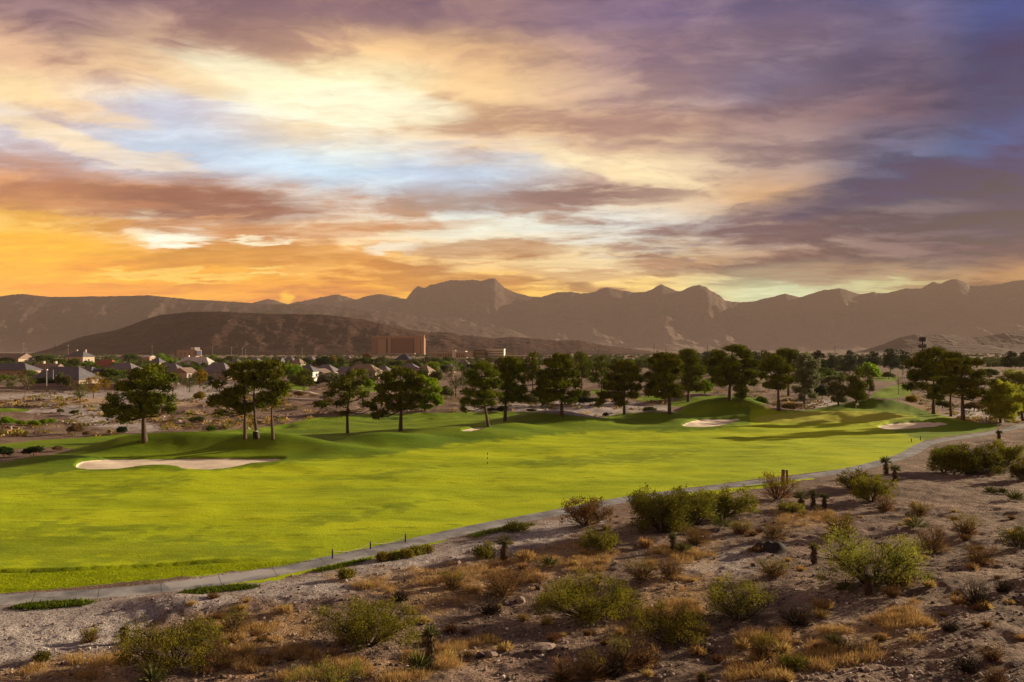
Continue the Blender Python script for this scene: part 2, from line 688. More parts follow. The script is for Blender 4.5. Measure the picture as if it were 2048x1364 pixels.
TURF2_PX = [  # strips below the path and far holes
    [(1240, 1003), (1300, 994), (1420, 981), (1500, 970), (1590, 959), (1640, 955), (1560, 970), (1440, 988), (1300, 1000)],
    [(460, 1168), (560, 1150), (660, 1128), (760, 1104), (860, 1083), (900, 1074), (880, 1084), (760, 1112), (660, 1138), (560, 1160)],
    [(-60, 820), (0, 816), (60, 818), (55, 823), (0, 824), (-60, 828)],
    [(1268, 800), (1290, 792), (1330, 790), (1330, 800), (1290, 803)],
    [(1330, 812), (1345, 803), (1370, 794), (1440, 791), (1530, 795), (1540, 806), (1500, 811), (1390, 815)],
    [(1738, 796), (1760, 778), (1800, 768), (1822, 768), (1822, 790), (1790, 797)],
    [(715, 784), (722, 769), (755, 768), (760, 783)],
    [(566, 781), (572, 766), (600, 766), (622, 778), (600, 783)],
    [(1640, 760), (1650, 742), (1680, 742), (1685, 756)],
    [(1190, 790), (1180, 780), (1215, 778), (1222, 789)],
    [(1380, 786), (1390, 775), (1420, 775), (1420, 786)],
    [(1745, 762), (1760, 752), (1800, 753), (1790, 762)],
]
BUNKERS = [
    ('big pale sand bunker below the left grass mound', [(148, 933), (158, 920), (185, 916), (230, 914), (300, 915), (370, 914), (430, 913), (500, 914), (555, 914), (574, 916),
      (540, 922), (505, 923), (480, 929), (450, 935), (410, 937), (375, 935), (350, 929), (325, 927), (295, 928), (255, 932), (215, 936), (180, 937)]),
    ('sand bunker hollow under the dark mound left of the green', [(1358, 851), (1380, 840), (1410, 836), (1450, 836), (1488, 835), (1470, 841), (1445, 849), (1410, 853)]),
    ('sand bunker in front of the two tall pines right of the green', [(1752, 850), (1785, 844), (1835, 841), (1890, 843), (1902, 846), (1850, 853), (1805, 857), (1768, 857)]),
    ('tiny sand bunker beside the leaning pine', [(920, 859), (938, 854), (968, 851), (974, 853), (955, 858), (935, 861)]),
]
GREEN_PX = [(1500, 838), (1540, 828), (1640, 822), (1730, 821), (1800, 826), (1830, 834), (1780, 841), (1690, 845), (1590, 846), (1520, 845)]


def bump(px, py, sx, sy, h, tilt=0.0):
    """a grass mound: seat it where its middle stands on level ground; size in metres"""
    x, y = flat(px, py)
    return (float(x), float(y), sx, sy, h, tilt)


MOUNDS = [
    bump(330, 897, 6.5, 3.6, 1.25), bump(240, 903, 4.5, 2.8, 0.55), bump(430, 900, 6, 3.2, 0.8), bump(565, 899, 6.5, 3.6, 1.35), bump(680, 905, 6, 3.5, 0.55),
    bump(100, 925, 5.5, 3.0, 0.45), bump(300, 938, 4.5, 1.6, 0.35), bump(530, 931, 6, 2.0, 0.30),
    bump(775, 885, 6.5, 4.0, 1.0), bump(905, 872, 9, 5, 0.9), bump(1100, 850, 8.5, 5.5, 1.55), bump(1010, 862, 7, 4, 0.75),
    bump(1310, 841, 7.5, 4.5, 1.35), bump(1440, 826, 9.5, 3.8, 1.9), bump(1525, 829, 6, 5, 0.7),
    bump(1765, 826, 10.5, 4.0, 1.7), bump(1690, 832, 14, 8, 0.55), bump(1900, 850, 9, 4, 0.7), bump(1430, 858, 9, 3, .4),
    bump(1420, 802, 13, 8, 1.2),
]
ROUGH_LINE = [tuple(float(c) for c in flat(a, b)) for a, b in [(-900, 1195), (-200, 1149), (0, 1145), (120, 1142), (220, 1137), (320, 1131), (420, 1127), (520, 1124), (590, 1121), (640, 1116)]]


def path_sd(x, y):
    d, s = seg_dist(x, y, PATH)
    return d, s       # s > 0: on the camera's (desert) side


def base_z(x, y):
    x = np.asarray(x, float)
    y = np.asarray(y, float)
    d, s = path_sd(x, y)
    q = np.maximum(d - 1.6, 0) * (s > 0)
    z = 0.045 * q + 0.00125 * q * q
    far = sstep(70, 130, q)
    z = z * (1 - far) + far * np.minimum(z, 6.0)
    desert = sstep(0.5, 5.0, q)
    # hummocks, little washes and stones of the desert slope
    z = z + desert * (0.55 * fbm(x / 9, y / 9, 3, 3) + 0.16 * fbm(x / 2.2, y / 2.2, 3, 21) + 0.085 * fbm(x / 0.6, y / 0.6, 3, 47))
    # bank of dumped gravel by the path, lower left
    bx, by = flat(330, 1222)
    z = z + 0.55 * np.exp(-(((x - bx) / 3.0) ** 2 + ((y - by - 0.4) / 1.3) ** 2))
    # the knoll the camera looks from
    r = np.hypot(x, y)
    z = z + 3.4 * np.exp(-(r / 9.5) ** 2)
    # steep knoll added out of view at right to shade the lower right slope
    z = z + 10.0 * np.exp(-(((x - 38) / 6.5) ** 2 + ((y - 28.5) / 5.2) ** 2))
    # grass: long gentle swells
    turf = (s <= 0) * sstep(0.3, 6, d)
    z = z + turf * (0.30 * fbm(x / 12, y / 8, 3, 5) + 0.06 * fbm(x / 3.2, y / 2.2, 2, 9))
    for (mx, my, sx, sy, h, tl) in MOUNDS:
        z = z + 1.55 * h * np.exp(-(((x - mx) / sx) ** 2 + ((y - my) / sy) ** 2))
    # step from the mown fairway down to the rough strip
    dl, sl = seg_dist(x, y, ROUGH_LINE)
    z = z + 0.20 * sstep(-0.12, 0.1, np.where(sl > 0, -dl, dl)) * (s <= 0) * sstep(0.2, 2.5, d) * sstep(16, 26, -x + 6 + 0 * y) * sstep(6, 2, np.abs(dl))
    # rough broken ground beyond the fairway (washes and rock banks)
    wild = (s <= 0) * sstep(128, 150, y + 0.10 * x) * sstep(900, 500, y)
    wl = (s <= 0) * sstep(-28, -40, x + 0 * y) * sstep(116, 126, y) * sstep(900, 500, y)
    wild = np.maximum(wild, wl)
    z = z + wild * (0.9 * fbm(x / 26, y / 20, 3, 61) + 0.45 * fbm(x / 5, y / 6, 4, 71))
    z = z + wl * 1.3 * sstep(150, 185, y)
    return z


def soft_rough(x, y):
    return 0.0


def ground_z(x, y):
    return float(base_z(np.array([x]), np.array([y]))[0])


def on_ground(px, py):
    """meet the ground along the sight line through a photo point"""
    d = ray(px, py)
    t = np.concatenate([np.arange(8, 160, 0.35), np.arange(160, 900, 2.0), np.arange(900, 12000, 30.0)])
    P = d[None, :] * t[:, None]
    g = base_z(P[:, 0], P[:, 1])
    under = (CAMH + P[:, 2]) < g
    i = int(np.argmax(under)) if under.any() else len(t) - 1
    lo, hi = t[max(i - 1, 0)], t[i]
    for _ in range(14):
        mid = 0.5 * (lo + hi)
        p = d * mid
        if CAMH + p[2] < ground_z(p[0], p[1]):
            hi = mid
        else:
            lo = mid
    p = d * hi
    return np.array([p[0], p[1], ground_z(p[0], p[1])])


# grid that is fine near the camera and coarse far away
us = np.concatenate([np.linspace(-1.5, -0.70, 50, endpoint=False), np.arange(-0.70, 0.70, 0.0021), np.linspace(0.70, 1.5, 50)])
ys = [6.0]
while ys[-1] < 14000:
    y_ = ys[-1]
    st = min(max(0.11, y_ * y_ * 1.5 / (FPX * CAMH) * (0.55 if 85 < y_ < 180 else 1.0)), y_ * 0.12)
    ys.append(y_ + st)
ys = np.array(ys)
nu, ny = len(us), len(ys)
GY = np.repeat(ys, nu)
GX = np.tile(us, ny) * GY
GZ = base_z(GX, GY)
gpx, gpy = to_px(GX, GY, GZ)
turf_f = poly_sd(gpx, gpy, TURF_PX)
# ragged lip of the turf
wob = fbm(GX / 1.1, GY / 1.1, 3, 91)
px_per_m = FPX / GY
turf_f = turf_f + wob * 0.35 * px_per_m * np.clip(CAMH / GY, 0.02, 0.5) * 1.2
for pl in TURF2_PX:
    t2 = poly_sd(gpx, gpy, pl) + wob * 0.8 * px_per_m * np.clip(CAMH / GY, 0.02, 0.5)
    turf_f = np.maximum(turf_f, t2)
pd, ps = path_sd(GX, GY)
path_f = PATH_W * 0.5 - pd
path_f = np.where(GX > 95, -1.0, path_f)
bunk_f = [poly_sd(gpx, gpy, chaikin(b, 2)) for _, b in BUNKERS]
for bf in bunk_f:
    GZ = GZ - 0.34 * sstep(-1.6, 0.6, bf)
green_f = poly_sd(gpx, gpy, chaikin(GREEN_PX, 2))
# soft masks of the soil, plus shade painted on the turf
pale = np.zeros_like(GX)          # washed pale gravel
for pl, w in [([(40, 822), (120, 812), (260, 806), (430, 800), (440, 806), (300, 815), (150, 823), (60, 826)], 3),
              ([(1040, 832), (1080, 806), (1180, 800), (1260, 803), (1330, 812), (1350, 824), (1240, 826), (1200, 834)], 8),
              ([(930, 812), (1060, 806), (1060, 822), (930, 822)], 5),
              ([(1590, 818), (1640, 798), (1680, 800), (1700, 812), (1650, 820)], 4),
              ([(1880, 830), (1960, 800), (2080, 800), (2080, 842), (1990, 846)], 8),
              ([(100, 818), (230, 822), (330, 858), (300, 866), (180, 850)], 10),
              ([(-100, 1215), (60, 1205), (300, 1190), (430, 1180), (480, 1200), (300, 1240), (250, 1290), (120, 1310), (40, 1330), (-100, 1330)], 30),
              ([(430, 1178), (640, 1142), (900, 1085), (1130, 1035), (1200, 1040), (1100, 1085), (900, 1120), (720, 1180), (560, 1200)], 26),
              ([(330, 1166), (420, 1150), (520, 1138), (600, 1140), (480, 1158), (340, 1178)], 6),
              ([(-60, 792), (70, 786), (230, 784), (480, 764), (560, 780), (420, 800), (200, 806), (-60, 812)], 8),
              ([(1400, 1100), (1560, 1095), (1480, 1140), (1380, 1130)], 40)]:
    pale = np.maximum(pale, sstep(-w, w, poly_sd(gpx, gpy, pl) + 2.0 * w * 0.35 * wob))
dry = np.zeros_like(GX)           # carpets of dead straw-coloured grass
DRY_PX = [([(400, 1230), (560, 1215), (640, 1240), (620, 1300), (720, 1320), (860, 1300), (980, 1270), (1010, 1310), (820, 1364), (430, 1364), (440, 1280)], 26),
          ([(0, 1350), (120, 1310), (260, 1300), (250, 1364), (0, 1364)], 22),
          ([(640, 1150), (800, 1140), (1000, 1120), (1160, 1080), (1250, 1100), (1200, 1150), (1000, 1180), (860, 1230)], 26),
          ([(1300, 1090), (1440, 1080), (1440, 1130), (1300, 1130)], 22), ([(1540, 1020), (1660, 1020), (1700, 1060), (1560, 1060)], 18),
          ([(1480, 1260), (1700, 1240), (1830, 1205), (1880, 1260), (1800, 1310), (1560, 1364), (1450, 1364)], 26),
          ([(1300, 1160), (1420, 1150), (1420, 1230), (1260, 1290), (1200, 1260)], 26),
          ([(-20, 800), (120, 795), (230, 795), (240, 808), (100, 808), (-20, 812)], 5),
          ([(350, 806), (470, 800), (470, 812), (360, 812)], 4), ([(1690, 806), (1760, 800), (1860, 815), (1880, 826), (1800, 812)], 5)]
for pl, w in DRY_PX:
    dry = np.maximum(dry, sstep(-w, w, poly_sd(gpx, gpy, pl) + 2.2 * w * 0.4 * wob))
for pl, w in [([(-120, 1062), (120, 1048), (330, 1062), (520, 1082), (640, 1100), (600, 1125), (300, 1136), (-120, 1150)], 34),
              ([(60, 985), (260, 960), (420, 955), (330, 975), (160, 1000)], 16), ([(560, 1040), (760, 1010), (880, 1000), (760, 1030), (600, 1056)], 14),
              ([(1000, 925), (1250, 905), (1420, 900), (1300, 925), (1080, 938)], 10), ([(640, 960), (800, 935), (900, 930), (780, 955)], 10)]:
    dry = np.maximum(dry, 0.85 * sstep(-w, w, poly_sd(gpx, gpy, pl) + 1.2 * w * wob))   # greener turf, with shade of the swells painted in
wet = np.zeros_like(GX)           # far suburb lots and gardens are greener
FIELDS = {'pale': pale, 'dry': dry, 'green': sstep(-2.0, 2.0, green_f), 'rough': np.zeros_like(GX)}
rl_d, rl_s = seg_dist(GX, GY, ROUGH_LINE)
rough = sstep(-0.3, 0.3, np.where(rl_s > 0, rl_d, -rl_d)) * (GX < 0) * 0.42
ROUGH_PX = [[(-200, 960), (0, 955), (150, 943), (300, 940), (480, 938), (580, 925), (760, 912), (900, 890), (1080, 872), (1230, 860), (1380, 862), (1500, 850), (1500, 810), (-200, 800)],
            [(1560, 822), (1800, 800), (1900, 838), (2010, 846), (1990, 866), (1850, 880), (1800, 866), (1760, 858), (1780, 842), (1830, 834)]]
for pl in ROUGH_PX:
    rough = np.maximum(rough, sstep(-12, 12, poly_sd(gpx, gpy, pl) + 6 * wob))
rough = np.maximum(rough, sstep(150, 165, GY))
FIELDS['rough'] = rough

P = np.stack([GX, GY, GZ], -1)
idx = np.arange(nu * ny).reshape(ny, nu)
quads = np.stack([idx[:-1, :-1], idx[:-1, 1:], idx[1:, 1:], idx[1:, :-1]], -1).reshape(-1, 4)

names = ['path', 'b0', 'b1', 'b2', 'b3', 'turf']
fl = [path_f] + bunk_f + [turf_f]
allf = np.stack(fl + [FIELDS[n] for n in ('pale', 'dry', 'green', 'rough')], -1)
extraP, extraF, ecache = [], [], {}
NB = len(P)


def cut_vertex(a, b, ci):
    key = (min(a, b), max(a, b), ci)
    if key in ecache:
        return ecache[key]
    fa_ = allf[a] if a < NB else extraF[a - NB]
    fb_ = allf[b] if b < NB else extraF[b - NB]
    pa = P[a] if a < NB else extraP[a - NB]
    pb = P[b] if b < NB else extraP[b - NB]
    t = fa_[ci] / (fa_[ci] - fb_[ci])
    extraP.append(pa + (pb - pa) * t)
    nf = fa_ + (fb_ - fa_) * t
    nf[ci] = 0.0
    extraF.append(nf)
    ecache[key] = NB + len(extraP) - 1
    return ecache[key]


def fval(v, ci):
    return (allf[v] if v < NB else extraF[v - NB])[ci]


pure = {n: [] for n in names + ['ground']}     # quads
part = {n: [] for n in names + ['ground']}     # n-gons as triangles
restq = quads
restp = []
for ci, n in enumerate(names):
    fq = allf[restq, ci]
    pos = (fq > 0).all(1)
    neg = (fq <= 0).all(1)
    pure[n] = restq[pos]
    mixed = restq[~pos & ~neg]
    restq = restq[neg]
    newrest = []
    polys = [list(q) for q in mixed] + restp
    for pg in polys:
        vals = [fval(v, ci) for v in pg]
        if min(vals) > 0:
            part[n].append(pg)
            continue
        if max(vals) <= 0:
            newrest.append(pg)
            continue
        ins, out = [], []
        m_ = len(pg)
        for i in range(m_):
            a, b = pg[i], pg[(i + 1) % m_]
            va, vb = vals[i], vals[(i + 1) % m_]
            (ins if va > 0 else out).append(a)
            if (va > 0) != (vb > 0):
                c = cut_vertex(a, b, ci)
                ins.append(c)
                out.append(c)
        if len(ins) >= 3:
            part[n].append(ins)
        if len(out) >= 3:
            newrest.append(out)
    restp = newrest
pure['ground'] = restq
part['ground'] = restp
PV = np.concatenate([P, np.array(extraP).reshape(-1, 3)]) if extraP else P
FV = np.concatenate([allf, np.array(extraF).reshape(-1, allf.shape[1])]) if extraF else allf


def ground_mesh(n, mat, extra=None):
    q = np.asarray(pure[n]).reshape(-1, 4)
    tri = [(pg[0], pg[i], pg[i + 1]) for pg in part[n] for i in range(1, len(pg) - 1)]
    tri = np.array(tri, np.int64).reshape(-1, 3)
    used = np.unique(np.concatenate([q.ravel(), tri.ravel()]))
    rm = np.full(len(PV), -1, np.int64)
    rm[used] = np.arange(len(used))
    V = PV[used]
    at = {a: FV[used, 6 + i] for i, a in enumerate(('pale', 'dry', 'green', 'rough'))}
    polys = [rm[q], rm[tri]]
    if extra is not None:
        ev, ef = extra
        polys.append(ef + len(V))
        for a in at:
            at[a] = np.concatenate([at[a], np.zeros(len(ev))])
        V = np.concatenate([V, ev])
    return mesh_np(n, V, polys, mat, True, at)


# --- soil
def attr(kk, n):
    nd = kk.new('ShaderNodeAttribute')
    nd.attribute_name = n
    return nd.outputs['Fac']


def bumped(kk, b, h, dist, strength=1.0):
    bn = kk.new('ShaderNodeBump')
    bn.inputs['Strength'].default_value = strength
    bn.inputs['Distance'].default_value = dist
    kk.l.new(h, bn.inputs['Height'])
    kk.l.new(bn.outputs[0], b.inputs['Normal'])


M_soil, kk, b, o = material('desert soil')
pos = kk.new('ShaderNodeNewGeometry').outputs['Position']
nA = kk.noise(pos, 0.22, 5, 0.6)
nB = kk.noise(pos, 1.6, 5, 0.65)
nC = kk.noise(pos, 9.0, 4, 0.7)
vor = kk.new('ShaderNodeTexVoronoi')
vor.inputs['Scale'].default_value = 5.5
kk.l.new(pos, vor.inputs['Vector'])
c = kk.ramp(nA, [(0.30, (0.108, 0.070, 0.055)), (0.55, (0.21, 0.140, 0.106)), (0.75, (0.32, 0.222, 0.176))])
c = kk.mix(kk.m('MULTIPLY', kk.smooth(nB, 0.50, 0.72), 0.75), c, (0.07, 0.045, 0.037, 1))
c = kk.mix(kk.m('MULTIPLY', kk.smooth(nB, 0.42, 0.28), 0.45), c, (0.38, 0.265, 0.21, 1))
c = kk.mix(kk.m('MULTIPLY', kk.smooth(attr(kk, 'pale'), 0.1, 0.9), 0.85), c, kk.ramp(nB, [(0.3, (0.34, 0.30, 0.30)), (0.7, (0.47, 0.425, 0.425))]))
dr = kk.m('MULTIPLY', kk.smooth(kk.m('ADD', attr(kk, 'dry'), kk.m('SUBTRACT', nB, 0.5)), 0.30, 0.75), 0.62)
c = kk.mix(dr, c, (0.35, 0.22, 0.10, 1))
# individual stones: some pale, some dark
st = kk.smooth(vor.outputs['Distance'], 0.34, 0.18)
sc_ = kk.new('ShaderNodeSeparateColor')
kk.l.new(vor.outputs['Color'], sc_.inputs[0])
c = kk.mix(kk.m('MULTIPLY', st, kk.smooth(sc_.outputs[0], 0.70, 0.80)), c, (0.42, 0.34, 0.30, 1))
c = kk.mix(kk.m('MULTIPLY', st, kk.smooth(sc_.outputs[0], 0.30, 0.20)), c, (0.085, 0.058, 0.05, 1))
c = kk.mix(0.75, c, kk.mix(kk.smooth(nC, 0.3, 0.7), (0.45, 0.43, 0.42, 1), (1.6, 1.6, 1.6, 1)), 'MULTIPLY')
kk.l.new(c, b.inputs['Base Color'])
hgt = kk.m('ADD', kk.m('MULTIPLY', nC, 0.6), kk.m('ADD', kk.m('MULTIPLY', st, 0.8), kk.m('MULTIPLY', nB, 1.2)))
bumped(kk, b, hgt, 0.28, 1.0)

# --- turf
M_turf, kk, b, o = material('mown turf')
pos = kk.new('ShaderNodeNewGeometry').outputs['Position']
stre = kk.vm('MULTIPLY', pos, (0.35, 1.0, 1.0))
t1 = kk.noise(stre, 0.16, 5, 0.6)
t2 = kk.noise(stre, 0.9, 4, 0.65)
t3 = kk.noise(pos, 7.0, 4, 0.75)
ta = kk.ramp(t1, [(0.30, (0.22, 0.30, 0.005)), (0.52, (0.36, 0.435, 0.006)), (0.72, (0.48, 0.535, 0.010))])
ta = kk.mix(kk.smooth(t2, 0.52, 0.75), ta, (0.20, 0.255, 0.005, 1))
tr = kk.ramp(t1, [(0.30, (0.085, 0.155, 0.007)), (0.70, (0.20, 0.275, 0.008))])
tg = kk.mix(t2, (0.38, 0.41, 0.04, 1), (0.46, 0.46, 0.06, 1))
ta = kk.mix(kk.m('MULTIPLY', kk.smooth(kk.m('ADD', attr(kk, 'dry'), kk.m('MULTIPLY', kk.m('SUBTRACT', t2, 0.5), 0.9)), 0.2, 0.9), 0.8), ta, kk.ramp(t1, [(0.3, (0.12, 0.185, 0.006)), (0.7, (0.24, 0.30, 0.008))]))  # dry on turf: greener grass and the painted shade of the swells
rr = kk.smooth(kk.m('ADD', attr(kk, 'rough'), kk.m('MULTIPLY', kk.m('SUBTRACT', t2, 0.5), 0.5)), 0.25, 0.75)
c = kk.mix(rr, ta, tr)
c = kk.mix(kk.smooth(attr(kk, 'green'), 0.3, 0.7), c, tg)
c = kk.mix(0.55, c, kk.mix(t3, (0.45, 0.45, 0.45, 1), (1.55, 1.55, 1.55, 1)), 'MULTIPLY')
kk.l.new(c, b.inputs['Base Color'])
b.inputs['Roughness'].default_value = 0.8
b.inputs['Specular IOR Level'].default_value = 0.1
bumped(kk, b, kk.m('ADD', kk.m('MULTIPLY', t3, 1.0), kk.m('MULTIPLY', t2, 2.2)), 0.09, 0.8)

# --- sand
M_sand, kk, b, o = material('bunker sand')
pos = kk.new('ShaderNodeNewGeometry').outputs['Position']
s1 = kk.noise(pos, 0.8, 5, 0.6)
s2 = kk.noise(kk.vm('MULTIPLY', pos, (1.0, 3.0, 1.0)), 3.0, 4, 0.7)
kk.l.new(kk.ramp(s1, [(0.3, (0.62, 0.50, 0.40)), (0.7, (0.76, 0.64, 0.53))]), b.inputs['Base Color'])
bumped(kk, b, s2, 0.08, 0.7)

# --- cart path concrete
M_path, kk, b, o = material('cart path concrete')
pos = kk.new('ShaderNodeNewGeometry').outputs['Position']
s1 = kk.noise(pos, 0.5, 5, 0.65)
s2 = kk.noise(pos, 6.0, 4, 0.7)
c = kk.ramp(s1, [(0.35, (0.12, 0.122, 0.135)), (0.65, (0.30, 0.30, 0.315))])
c = kk.mix(0.5, c, kk.mix(s2, (0.6, 0.6, 0.6, 1), (1.4, 1.4, 1.4, 1)), 'MULTIPLY')
c = kk.mix(kk.m('MULTIPLY', kk.smooth(kk.m('ADD', attr(kk, 'pale'), kk.m('SUBTRACT', s1, 0.5)), 0.1, 0.8), 0.6), c, (0.46, 0.435, 0.44, 1))   # blown gravel dust
# sawn joints across the slab every three metres
jx = kk.sep(pos)
jt = kk.m('FRACT', kk.m('MULTIPLY', kk.m('ADD', kk.m('MULTIPLY', jx[0], 0.9), kk.m('MULTIPLY', jx[1], 0.43)), 1 / 3.0))
jl = kk.smooth(kk.m('ABSOLUTE', kk.m('SUBTRACT', jt, 0.5)), 0.012, 0.004)
c = kk.mix(kk.m('MULTIPLY', jl, 0.7), c, (0.04, 0.036, 0.035, 1))
kk.l.new(c, b.inputs['Base Color'])
b.inputs['Roughness'].default_value = 0.75
bumped(kk, b, s2, 0.02, 0.5)

# ground behind and beneath the camera, joined to the same sheet
bx_, by_ = np.meshgrid(np.linspace(-60, 60, 41), np.linspace(-40, 5.9, 24))
bz_ = base_z(bx_.ravel(), by_.ravel())
bi = np.arange(41 * 24).reshape(24, 41)
bq = np.stack([bi[:-1, :-1], bi[:-1, 1:], bi[1:, 1:], bi[1:, :-1]], -1).reshape(-1, 4)
back = (np.stack([bx_.ravel(), by_.ravel(), bz_], -1), bq)

tag(link('ground', ground_mesh('ground', M_soil, back)), kind='structure')
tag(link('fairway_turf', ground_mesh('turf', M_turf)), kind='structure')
tag(link('cart_path', ground_mesh('path', M_path)), kind='structure')
for i, (lb, _) in enumerate(BUNKERS):
    tag(link('sand_bunker', ground_mesh('b%d' % i, M_sand)), kind='structure')

# ------------------------------------------------------------------ hills and mountains
def rock_mat(name, lo, hi, scale, patch=None, fan=0):  # fan: height up to which painted haze pales the rock
    m, kk, b, o = material(name)
    pos = kk.new('ShaderNodeNewGeometry').outputs['Position']
    a = kk.noise(pos, scale, 6, 0.65)
    s2 = kk.noise(kk.vm('MULTIPLY', pos, (1.0, 1.0, 3.5)), scale * 3.1, 5, 0.65)
    c = kk.ramp(kk.m('ADD', kk.m('MULTIPLY', a, 0.6), kk.m('MULTIPLY', s2, 0.4)), [(0.36, lo), (0.62, hi)])
    if patch:
        c = kk.mix(kk.m('MULTIPLY', kk.smooth(kk.noise(kk.vm('MULTIPLY', pos, (0.5, 1.0, 3.0)), scale * 2.2, 4, 0.6), 0.56, 0.70), 0.33), c, patch)
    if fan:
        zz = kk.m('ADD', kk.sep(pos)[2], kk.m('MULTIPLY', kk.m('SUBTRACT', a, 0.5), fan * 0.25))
        c = kk.mix(kk.smooth(zz, fan, -fan * 0.1), c, (0.26, 0.19, 0.165, 1))      # haze at the foot painted in as paler rock
    kk.l.new(c, b.inputs['Base Color'])
    bumped(kk, b, s2, 0.12 / scale, 1.0)
    return m


def mountain(name, prof, Dm, depth, mat, gfun, rough, nscale, seed, cols=420, rows=70):
    px = np.linspace(prof[0][0], prof[-1][0], cols)
    py = np.interp(px, [p[0] for p in prof], [p[1] for p in prof])
    py = py - (2.6 if Dm > 8000 else 1.3) * np.abs(fbm(px / 11.0, px * 0 + seed, 5, seed, 0.6)) * np.clip((706 - py) / 20, 0, 1)
    r = ray(px, py)
    zr = CAMH + r[:, 2] / r[:, 1] * Dm
    zr = np.maximum(zr, 1.0)
    s = np.concatenate([np.linspace(-1, 0, rows), np.linspace(0, 1, 14)[1:] * 0.4])
    V = []
    for sv in s:
        y = np.full(cols, Dm + sv * depth)
        x = r[:, 0] / r[:, 1] * (Dm + sv * depth * 0.6)
        t = 1 - abs(sv) if sv < 0 else max(0.0, 1 - sv / 0.4)
        base = zr * gfun(t)
        if sv < 0:
            rd = ridged(x / nscale, (x * 0.25 + y) / (nscale * 1.7), 5, seed)
            amp = rough * zr * np.minimum(t * 3, 1) * np.clip((1 - t) * 3.0, 0, 1)
            base = base + amp * (rd - 0.62) + 0.22 * amp * fbm(x / nscale * 6, y / nscale * 6, 4, seed + 5)
            # keep the flank under the crest line as seen from the plain
            base = np.minimum(base, CAMH + (zr - CAMH) * (y / Dm) * (0.985 if sv < -0.02 else 1.0))
        V.append(np.stack([x, y, base - 3.0 * (t < 0.01)], -1))
    V = np.concatenate(V)
    n = len(s)
    ii = np.arange(n * cols).reshape(n, cols)
    q = np.stack([ii[:-1, :-1], ii[:-1, 1:], ii[1:, 1:], ii[1:, :-1]], -1).reshape(-1, 4)
    return tag(link(name, mesh_np(name, V, [q], mat, True)), kind='structure')


M_hill = rock_mat('brown hillside', (0.030, 0.0105, 0.0075), (0.074, 0.028, 0.018), 1 / 120.0, (0.17, 0.095, 0.05, 1))
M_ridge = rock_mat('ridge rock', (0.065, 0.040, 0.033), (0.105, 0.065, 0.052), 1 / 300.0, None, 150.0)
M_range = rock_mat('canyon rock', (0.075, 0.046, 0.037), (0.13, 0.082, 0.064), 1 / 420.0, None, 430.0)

M_low = rock_mat('low dark hill rock', (0.04, 0.022, 0.018), (0.085, 0.05, 0.038), 1 / 200.0)

mountain('front_hill', [(60, 712), (90, 703), (130, 685), (165, 673), (230, 661), (262, 650), (285, 641), (320, 630), (380, 624), (440, 623), (500, 626),
                        (560, 628), (640, 629), (700, 635), (745, 643), (790, 653), (830, 662), (862, 665), (895, 664), (920, 670), (960, 673),
                        (990, 677), (1020, 674), (1060, 676), (1110, 681), (1160, 681), (1200, 689), (1250, 696), (1300, 702), (1330, 712)],
         2350, 260, M_hill, lambda t: t ** 0.95, 0.24, 150.0, 3)
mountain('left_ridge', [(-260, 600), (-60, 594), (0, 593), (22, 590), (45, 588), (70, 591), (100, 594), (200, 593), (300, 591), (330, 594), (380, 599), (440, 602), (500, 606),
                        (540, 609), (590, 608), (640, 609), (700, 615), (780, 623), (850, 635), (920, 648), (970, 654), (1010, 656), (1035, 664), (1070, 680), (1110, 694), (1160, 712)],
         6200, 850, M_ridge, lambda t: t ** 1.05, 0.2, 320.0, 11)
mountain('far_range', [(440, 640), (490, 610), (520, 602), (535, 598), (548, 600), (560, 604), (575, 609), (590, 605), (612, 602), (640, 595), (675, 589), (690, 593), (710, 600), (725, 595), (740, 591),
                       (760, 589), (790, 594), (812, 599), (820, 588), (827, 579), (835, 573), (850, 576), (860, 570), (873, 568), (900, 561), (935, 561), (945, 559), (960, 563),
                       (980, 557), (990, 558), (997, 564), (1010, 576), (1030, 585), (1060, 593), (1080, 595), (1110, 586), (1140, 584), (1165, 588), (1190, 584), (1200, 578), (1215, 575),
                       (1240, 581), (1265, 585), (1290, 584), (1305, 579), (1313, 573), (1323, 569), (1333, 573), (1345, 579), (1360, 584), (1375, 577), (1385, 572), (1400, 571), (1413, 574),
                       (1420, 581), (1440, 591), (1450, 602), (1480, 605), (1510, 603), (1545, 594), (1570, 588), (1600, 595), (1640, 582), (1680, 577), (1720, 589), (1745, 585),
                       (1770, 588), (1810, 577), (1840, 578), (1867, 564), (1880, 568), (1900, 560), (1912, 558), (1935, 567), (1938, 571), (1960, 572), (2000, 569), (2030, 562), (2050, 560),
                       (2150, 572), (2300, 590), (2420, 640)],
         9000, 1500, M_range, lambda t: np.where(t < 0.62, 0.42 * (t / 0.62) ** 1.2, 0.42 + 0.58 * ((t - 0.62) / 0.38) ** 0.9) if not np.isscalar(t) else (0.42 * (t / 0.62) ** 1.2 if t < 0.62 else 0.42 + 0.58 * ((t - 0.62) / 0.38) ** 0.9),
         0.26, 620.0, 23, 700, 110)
mountain('right_hill', [(1660, 714), (1700, 706), (1740, 697), (1768, 688), (1785, 681), (1800, 675), (1830, 669), (1855, 669), (1880, 668), (1905, 671), (1920, 674), (1945, 676), (1965, 673), (1985, 670), (2010, 666), (2048, 663), (2110, 658),
                        (2200, 655), (2330, 680), (2400, 712)], 3700, 380, M_low, lambda t: t ** 1.0, 0.2, 260.0, 37)
mountain('right_knoll', [(1830, 712), (1860, 697), (1880, 691), (1930, 688), (1980, 691), (2010, 697), (2048, 694), (2120, 690), (2220, 700), (2280, 712)], 3000, 280, M_low,
         lambda t: t ** 1.0, 0.2, 200.0, 41, 200, 40)

